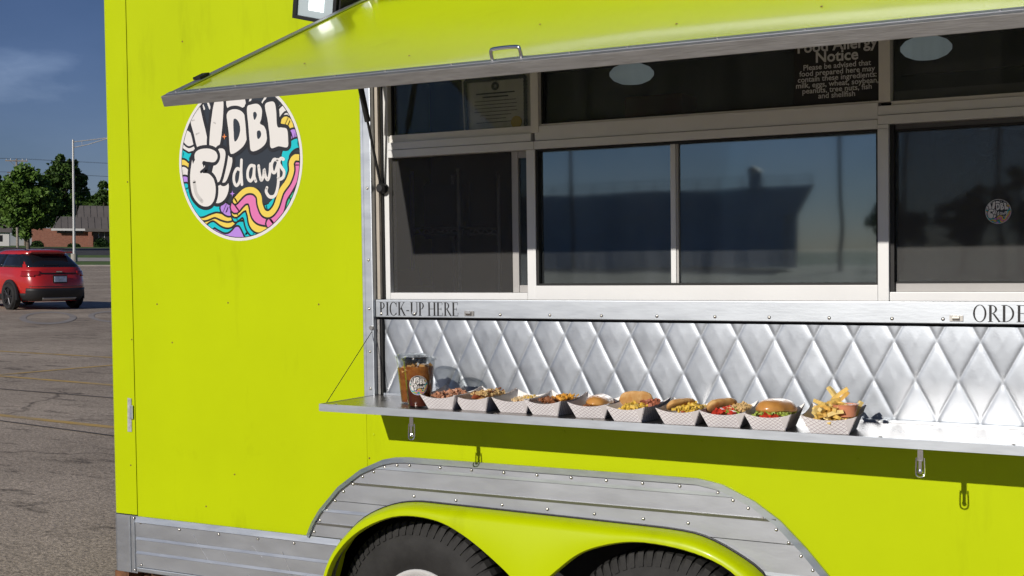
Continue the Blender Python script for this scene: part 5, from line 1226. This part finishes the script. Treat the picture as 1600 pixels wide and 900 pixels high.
def tree(name, x, d, H, rx, rz, zc, leaf, label, seed, clumps=46, per=95, ls=0.30, group=None, trunk_r=0.2, root=None, z=None):
    rnd = random.Random(seed); t = root or groot(name, x, d, rz=rnd.uniform(0, 6), label=label, cat='tree', group=group, z=z)
    mb = MB(); mb.tube([(0, 0, -0.2), (0.05, 0.02, zc * 0.4), (0.0, 0.08, zc), (0.05, 0.0, H * 0.86)], [trunk_r * 1.25, trunk_r, trunk_r * 0.7, trunk_r * 0.15], 9)
    C = []
    for k in range(clumps):
        while True:
            v = Vector((rnd.uniform(-1, 1), rnd.uniform(-1, 1), rnd.uniform(-1, 1)))
            if 0.25 < v.length < 1: break
        v = v * (0.72 + 0.28 * rnd.random()); taper = 1 - 0.28 * max(0, v.z)
        C.append((Vector((v.x * rx * taper, v.y * rx * taper, zc + v.z * rz)), rnd.uniform(0.16, 0.30) * rx))
    for c, r in C[:16]: mb.tube([(0, 0, zc * 0.55 + 0.4 * rnd.random() * zc * 0.5), (c * 0.5 + Vector((0, 0, zc * 0.36))), c], [trunk_r * 0.45, trunk_r * 0.28, trunk_r * 0.1], 6)
    mb.build('trunk', BARK, t)
    V = []; F = []
    for c, r in C:
        for q in range(per):
            while True:
                v = Vector((rnd.uniform(-1, 1), rnd.uniform(-1, 1), rnd.uniform(-1, 1)))
                if v.length < 1: break
            p = c + Vector((v.x * r, v.y * r, v.z * r * 0.75)); s = ls * rnd.uniform(0.6, 1.3)
            a = Vector((rnd.gauss(0, 1), rnd.gauss(0, 1), rnd.gauss(0, 1))).normalized(); b_ = a.cross(Vector((rnd.gauss(0, 1), rnd.gauss(0, 1), rnd.gauss(0, 1)))).normalized(); k = len(V)
            V += [p - a * s, p + b_ * s * 0.55, p + a * s, p - b_ * s * 0.55]; F.append((k, k + 1, k + 2, k + 3))
    mesh('crown', V, F, LEAF[leaf], t)
    return t
tree('street_tree', -2.57, 165, 10.4, 3.7, 4.3, 5.9, 'bright', 'bright green street tree in front of the brick building', 11, 95, 130, 0.27, trunk_r=0.19)
tree('tall_tree', 2.0, 240, 16.2, 4.9, 6.9, 9.3, 'dark', 'tall dark tree rising behind the brick building', 12, 105, 130, 0.38, trunk_r=0.3)
tree('side_tree', 9.9, 262, 12.4, 3.0, 5.4, 7.4, 'dark', 'dark tree beside the trailer edge beyond the roof', 13, 80, 120, 0.38, group=None)
tree('edge_tree', -10.4, 262, 14.2, 3.4, 6.2, 8.4, 'dark', 'dark tree cut off by the left picture edge', 14, 80, 120, 0.38)
tree('low_tree', 6.2, 268, 9.6, 4.2, 3.6, 6.0, 'dark', 'lower rounded tree over the roof ridge right of the lamp pole', 15, 80, 120, 0.38)
tree('wood_tree', -5.0, 285, 11.5, 4.6, 4.8, 6.6, 'dark', 'dark tree behind the bright street tree at far left', 16, 90, 120, 0.42)
def bush(x, d, rx, h, label, seed, leaf='hedge'):
    rnd = random.Random(seed); t = groot('bush', x, d, label=label, cat='bush'); V = []; F = []
    for q in range(1500):
        while True:
            v = Vector((rnd.uniform(-1, 1), rnd.uniform(-1, 1), rnd.uniform(0, 1)))
            if 0.5 < v.length < 1.0 + 0.12 * math.sin(q): break
        p = Vector((v.x * rx, v.y * 0.7, v.z * h)); s = 0.13 * rnd.uniform(0.6, 1.3); a = Vector((rnd.gauss(0, 1), rnd.gauss(0, 1), rnd.gauss(0, 1))).normalized(); b_ = a.orthogonal().normalized(); k = len(V)
        V += [p - a * s, p + b_ * s * 0.6, p + a * s, p - b_ * s * 0.6]; F.append((k, k + 1, k + 2, k + 3))
    mesh('foliage', V, F, LEAF[leaf], t); MB().tube([(0, 0, -0.1), (0, 0, h * 0.6)], 0.06, 6).build('stem', BARK, t)
bush(6.9, 200.5, 1.15, 1.35, 'round clipped bush in front of the brick porch', 21); bush(3.1, 201.0, 0.9, 0.55, 'low dark bush against the middle of the brick wall', 22); bush(-1.9, 201, 0.9, 0.9, 'small dark bush at the left end of the brick wall', 23)

BRICK = bpy.data.materials.new('brick_wall'); BRICK.use_nodes = True
_n = BRICK.node_tree; _p = _n.nodes['Principled BSDF']; _p.inputs['Roughness'].default_value = 0.9; _t = _n.nodes.new('ShaderNodeTexBrick'); _c = _n.nodes.new('ShaderNodeTexCoord'); _m = _n.nodes.new('ShaderNodeMapping'); _m.inputs['Rotation'].default_value = (R(90), 0, 0)
_t.inputs['Color1'].default_value = (0.27, 0.095, 0.06, 1); _t.inputs['Color2'].default_value = (0.36, 0.14, 0.09, 1); _t.inputs['Mortar'].default_value = (0.33, 0.22, 0.17, 1); _t.inputs['Scale'].default_value = 2.2
_n.links.new(_c.outputs['Object'], _m.inputs[0]); _n.links.new(_m.outputs[0], _t.inputs[0]); _n.links.new(_t.outputs[0], _p.inputs['Base Color'])
SHING = pm('grey_metal_roof', (0.14, 0.125, 0.115), 0.8, var=0.1, vs_=0.6); FASC = pm('white_fascia', (0.72, 0.70, 0.68), 0.6)
bd_ = groot('brick_building', 4.0, 205, label='low red brick building with two tier grey roof', cat='building')
MB().box(-6.7, 9.0, 0, 10, -0.3, 2.72).build('wall', BRICK, bd_)
rf = MB().add([(-3.9, -0.9, 2.75), (9.6, -0.9, 2.75), (9.6, 2.6, 4.55), (-2.6, 2.6, 4.55), (-3.9, -0.9, 2.55), (9.6, -0.9, 2.55), (9.6, 2.6, 2.6), (-2.6, 2.6, 2.6)], [(0, 1, 2, 3), (4, 7, 6, 5), (0, 4, 5, 1), (1, 5, 6, 2), (2, 6, 7, 3), (3, 7, 4, 0)]).build('roof', SHING, bd_)
ru = MB().add([(-0.5, 2.4, 4.45), (9.6, 2.4, 4.45), (9.6, 5.5, 6.30), (0.1, 5.5, 6.30), (-0.5, 2.4, 4.2), (9.6, 2.4, 4.2), (9.6, 5.5, 4.2), (0.1, 5.5, 4.2)], [(0, 1, 2, 3), (4, 7, 6, 5), (0, 4, 5, 1), (1, 5, 6, 2), (2, 6, 7, 3), (3, 7, 4, 0)]).build('roof', SHING, bd_)
for k in range(14): MB().tube([(-3.6 + 0.95 * k, -0.88, 2.79), (-3.6 + 0.95 * k + (0.5 if k == 0 else 0), 2.55, 4.56)], 0.03, 4).build('roof_seam', SHING, rf)
for k in range(11): MB().tube([(-0.3 + 0.95 * k, 2.42, 4.49), (-0.3 + 0.95 * k, 5.45, 6.32)], 0.03, 4).build('roof_seam', SHING, ru)
MB().box(-4.0, 0.75, -0.97, -0.905, 2.40, 2.72).build('fascia', FASC, bd_)
MB().box(0.76, 9.6, -0.97, -0.905, 2.30, 2.58).build('fascia', SHING, bd_)
WDW = pm('dark_window', (0.02, 0.022, 0.025), 0.1)
MB().box(1.9, 5.2, -0.03, -0.004, 0.35, 2.2).build('window', WDW, bd_); MB().box(-3.2, 0.5, -0.03, -0.004, 2.05, 2.45).build('window', WDW, bd_)
for xx in (2.7, 3.5, 4.3): MB().box(xx - 0.04, xx + 0.04, -0.05, -0.031, 0.35, 2.2).build('mullion', FASC, bd_)
for xx in (1.42, 5.6): MB().box(xx - 0.25, xx + 0.25, -0.9, -0.45, -0.3, 2.54).build('pillar', BRICK, bd_)
wh = groot('white_house', -8.5, 245, label='small pale house just visible under the left tree', cat='house')
MB().box(-1.6, 1.6, 0, 5, -0.3, 2.4).build('wall', FASC, wh); MB().add([(-2, -0.4, 2.4), (2, -0.4, 2.4), (2, 5.4, 2.4), (-2, 5.4, 2.4), (-2, 2.5, 4.0), (2, 2.5, 4.0)], [(0, 1, 5, 4), (2, 3, 4, 5), (0, 4, 3), (1, 2, 5), (0, 3, 2, 1)]).build('roof', SHING, wh)
MB().box(-0.5, 0.5, -0.04, -0.005, 0.8, 1.9).build('window', WDW, wh)

GALV = pm('galvanised_pole', (0.52, 0.52, 0.51), 0.45, 0.3, var=0.08, vs_=2)
lp = groot('lamp_pole', 1.90, 122, label='tall pale parking lot lamp pole with long arm', cat='lamp pole')
MB().tube([(0, 0, 0), (0, 0, 10.75)], [0.135, 0.085], 12).build('pole', GALV, lp); MB().lathe([(0.28, -0.3), (0.28, 0.75), (0.0, 0.75)], 16).build('footing', CONC, lp)
MB().tube([(0, 0, 10.55), (2.9, 0.0, 11.0)], 0.045, 8).build('arm', GALV, lp); MB().tube([(0, 0, 10.05), (1.3, 0, 10.38), (2.9, 0, 10.95)], 0.04, 8).build('brace', GALV, lp); MB().tube([(0.75, 0, 10.65), (0.75, 0, 10.24)], 0.02, 6).build('spacer', GALV, lp)
lh = MB(); lh.box(2.85, 3.65, -0.18, 0.18, 10.86, 11.06); lh.build('lamp_head', GALV, lp)
WOODP = pm('weathered_pole', (0.30, 0.26, 0.22), 0.9, var=0.2, vs_=3)
up_ = groot('utility_pole', -4.08, 180, label='wooden utility pole with two crossarms at far left', cat='utility pole')
MB().tube([(0, 0, -0.3), (0, 0, 11.4)], [0.17, 0.11], 10).build('pole', WOODP, up_)
MB().box(-1.35, 1.35, -0.15, -0.05, 11.05, 11.2).build('crossarm', WOODP, up_); MB().box(-1.15, 1.15, 0.06, 0.16, 9.55, 9.68).build('crossarm', WOODP, up_)
for s in (-1, 1): MB().tube([(s * 0.75, -0.1, 11.05), (0, -0.12, 10.3)], 0.03, 5).build('brace', WOODP, up_)
for xx in (-1.2, -0.7, 0.7, 1.2): MB().tube([(xx, -0.1, 11.2), (xx, -0.1, 11.42)], [0.05, 0.03], 6).build('insulator', GALV, up_)
for xx in (-0.8, 0.8, 0.35): MB().tube([(xx, 0.1, 9.2), (xx, 0.1, 9.55)], [0.08, 0.05], 6).build('insulator', GALV, up_)
for k, (xx, zz) in enumerate(((-1.2, 11.42), (1.2, 11.42), (-0.8, 9.7), (0.8, 9.7), (0.0, 7.6))):
    MB().tube([(xx - 60, -2 + k * 0.1, zz + 0.6), (xx - 30, 0, zz - 0.3), (xx, -0.1, zz), (xx + 20, 1, zz - 0.5), (xx + 40, 2, zz - 0.35), (xx + 60, 3, zz + 0.5)], 0.016, 4).build('wire', BLACK, up_)

# ------------------------------------------------------------------ what stands behind the photographer (seen in the window glass)
def wz(x, y): return GO.z - (GN.x * (x - GO.x) + GN.y * (y - GO.y)) / GN.z
STD = pm('grandstand_concrete', (0.56, 0.60, 0.62), 0.8, var=0.1, vs_=0.3)
gs = empty('grandstand', (-23.6, -90, wz(-40, -90)), label='long dark grandstand with railing reflected in the middle window', cat='grandstand')
gh = 6.1
MB().add([(0, 0, gh), (-75, 0, gh), (-75, -0.6, gh), (0, -0.6, gh), (-1.1, 0, 3.9), (-75, 0, 3.9), (-75, -0.6, 3.9), (-1.1, -0.6, 3.9)], [(0, 1, 5, 4), (3, 7, 6, 2), (0, 3, 2, 1), (4, 5, 6, 7), (0, 4, 7, 3), (1, 2, 6, 5)]).build('back_wall', STD, gs)
for k in range(14): MB().box(-75, -1.4 - 0.32 * k, -1.4 - 0.8 * k, -0.62 - 0.8 * k, 0.0, gh - 0.5 - 0.40 * k).build('step', STD, gs)
MB().box(-74.9, -2.0, -0.5, -0.1, 0.0, 3.895).build('lower_wall', STD, gs)
for k in range(26): MB().tube([(-0.1 - 1.75 * k, -0.3, gh), (-0.1 - 1.75 * k, -0.3, gh + 0.75)], 0.035, 5).build('rail_post', BLACK, gs)
for z in (0.74, 0.38): MB().tube([(-0.1, -0.3, gh + z), (-74, -0.3, gh + z)], 0.025, 5).build('rail', BLACK, gs)
MB().box(-4.7, -3.9, -0.58, 0.2, gh - 0.2, gh + 1.15).build('booth', STD, gs)
MB().add([(-4.85, -0.7, gh + 1.16), (-3.75, -0.7, gh + 1.16), (-3.75, 0.3, gh + 1.16), (-4.85, 0.3, gh + 1.16), (-4.3, -0.7, gh + 1.5), (-4.3, 0.3, gh + 1.5)], [(0, 1, 4), (2, 3, 5), (1, 2, 5, 4), (3, 0, 4, 5), (0, 3, 2, 1)]).build('booth_roof', pm('booth_roof', (0.4, 0.2, 0.12), 0.7), gs)
for k, (xx, yy, h, lab) in enumerate(((-21.0, -88, 17.0, 'tall dark pole reflected right of the grandstand end'), (-40.0, -84, 17.0, 'dark pole reflected in front of the grandstand rail'), (-16.5, -88, 17.0, 'dark pole reflected beside the window post'), (-9.0, -80, 15, 'dark pole reflected in the right hand screened window'))):
    p = empty('floodlight_mast', (xx, yy, wz(xx, yy)), label=lab, cat='light mast', group=None)
    MB().tube([(0, 0, -0.2), (0.1, 0, h)], [0.16, 0.09], 8).build('pole', WOODP, p); MB().box(-0.9, 1.1, -0.15, 0.15, h, h + 0.5).build('lamp_bank', BLACK, p)
for k in range(7):
    xx = -20.5 + 4.6 * k; yy = -104 - 3 * (k % 2); h = 6.6 + (k * 37 % 5) * 0.5
    t = empty('reflected_tree', (xx, yy, wz(xx, yy)), label=['first', 'second', 'third', 'fourth', 'fifth', 'sixth', 'seventh'][k] + ' tree from the grandstand end in the window reflection', cat='tree', group='trees behind the lot')
    tree('reflected_tree', 0, 0, h, 2.6, h * 0.36, h * 0.6, 'dark', '', 40 + k, 24, 50, 0.4, root=t)
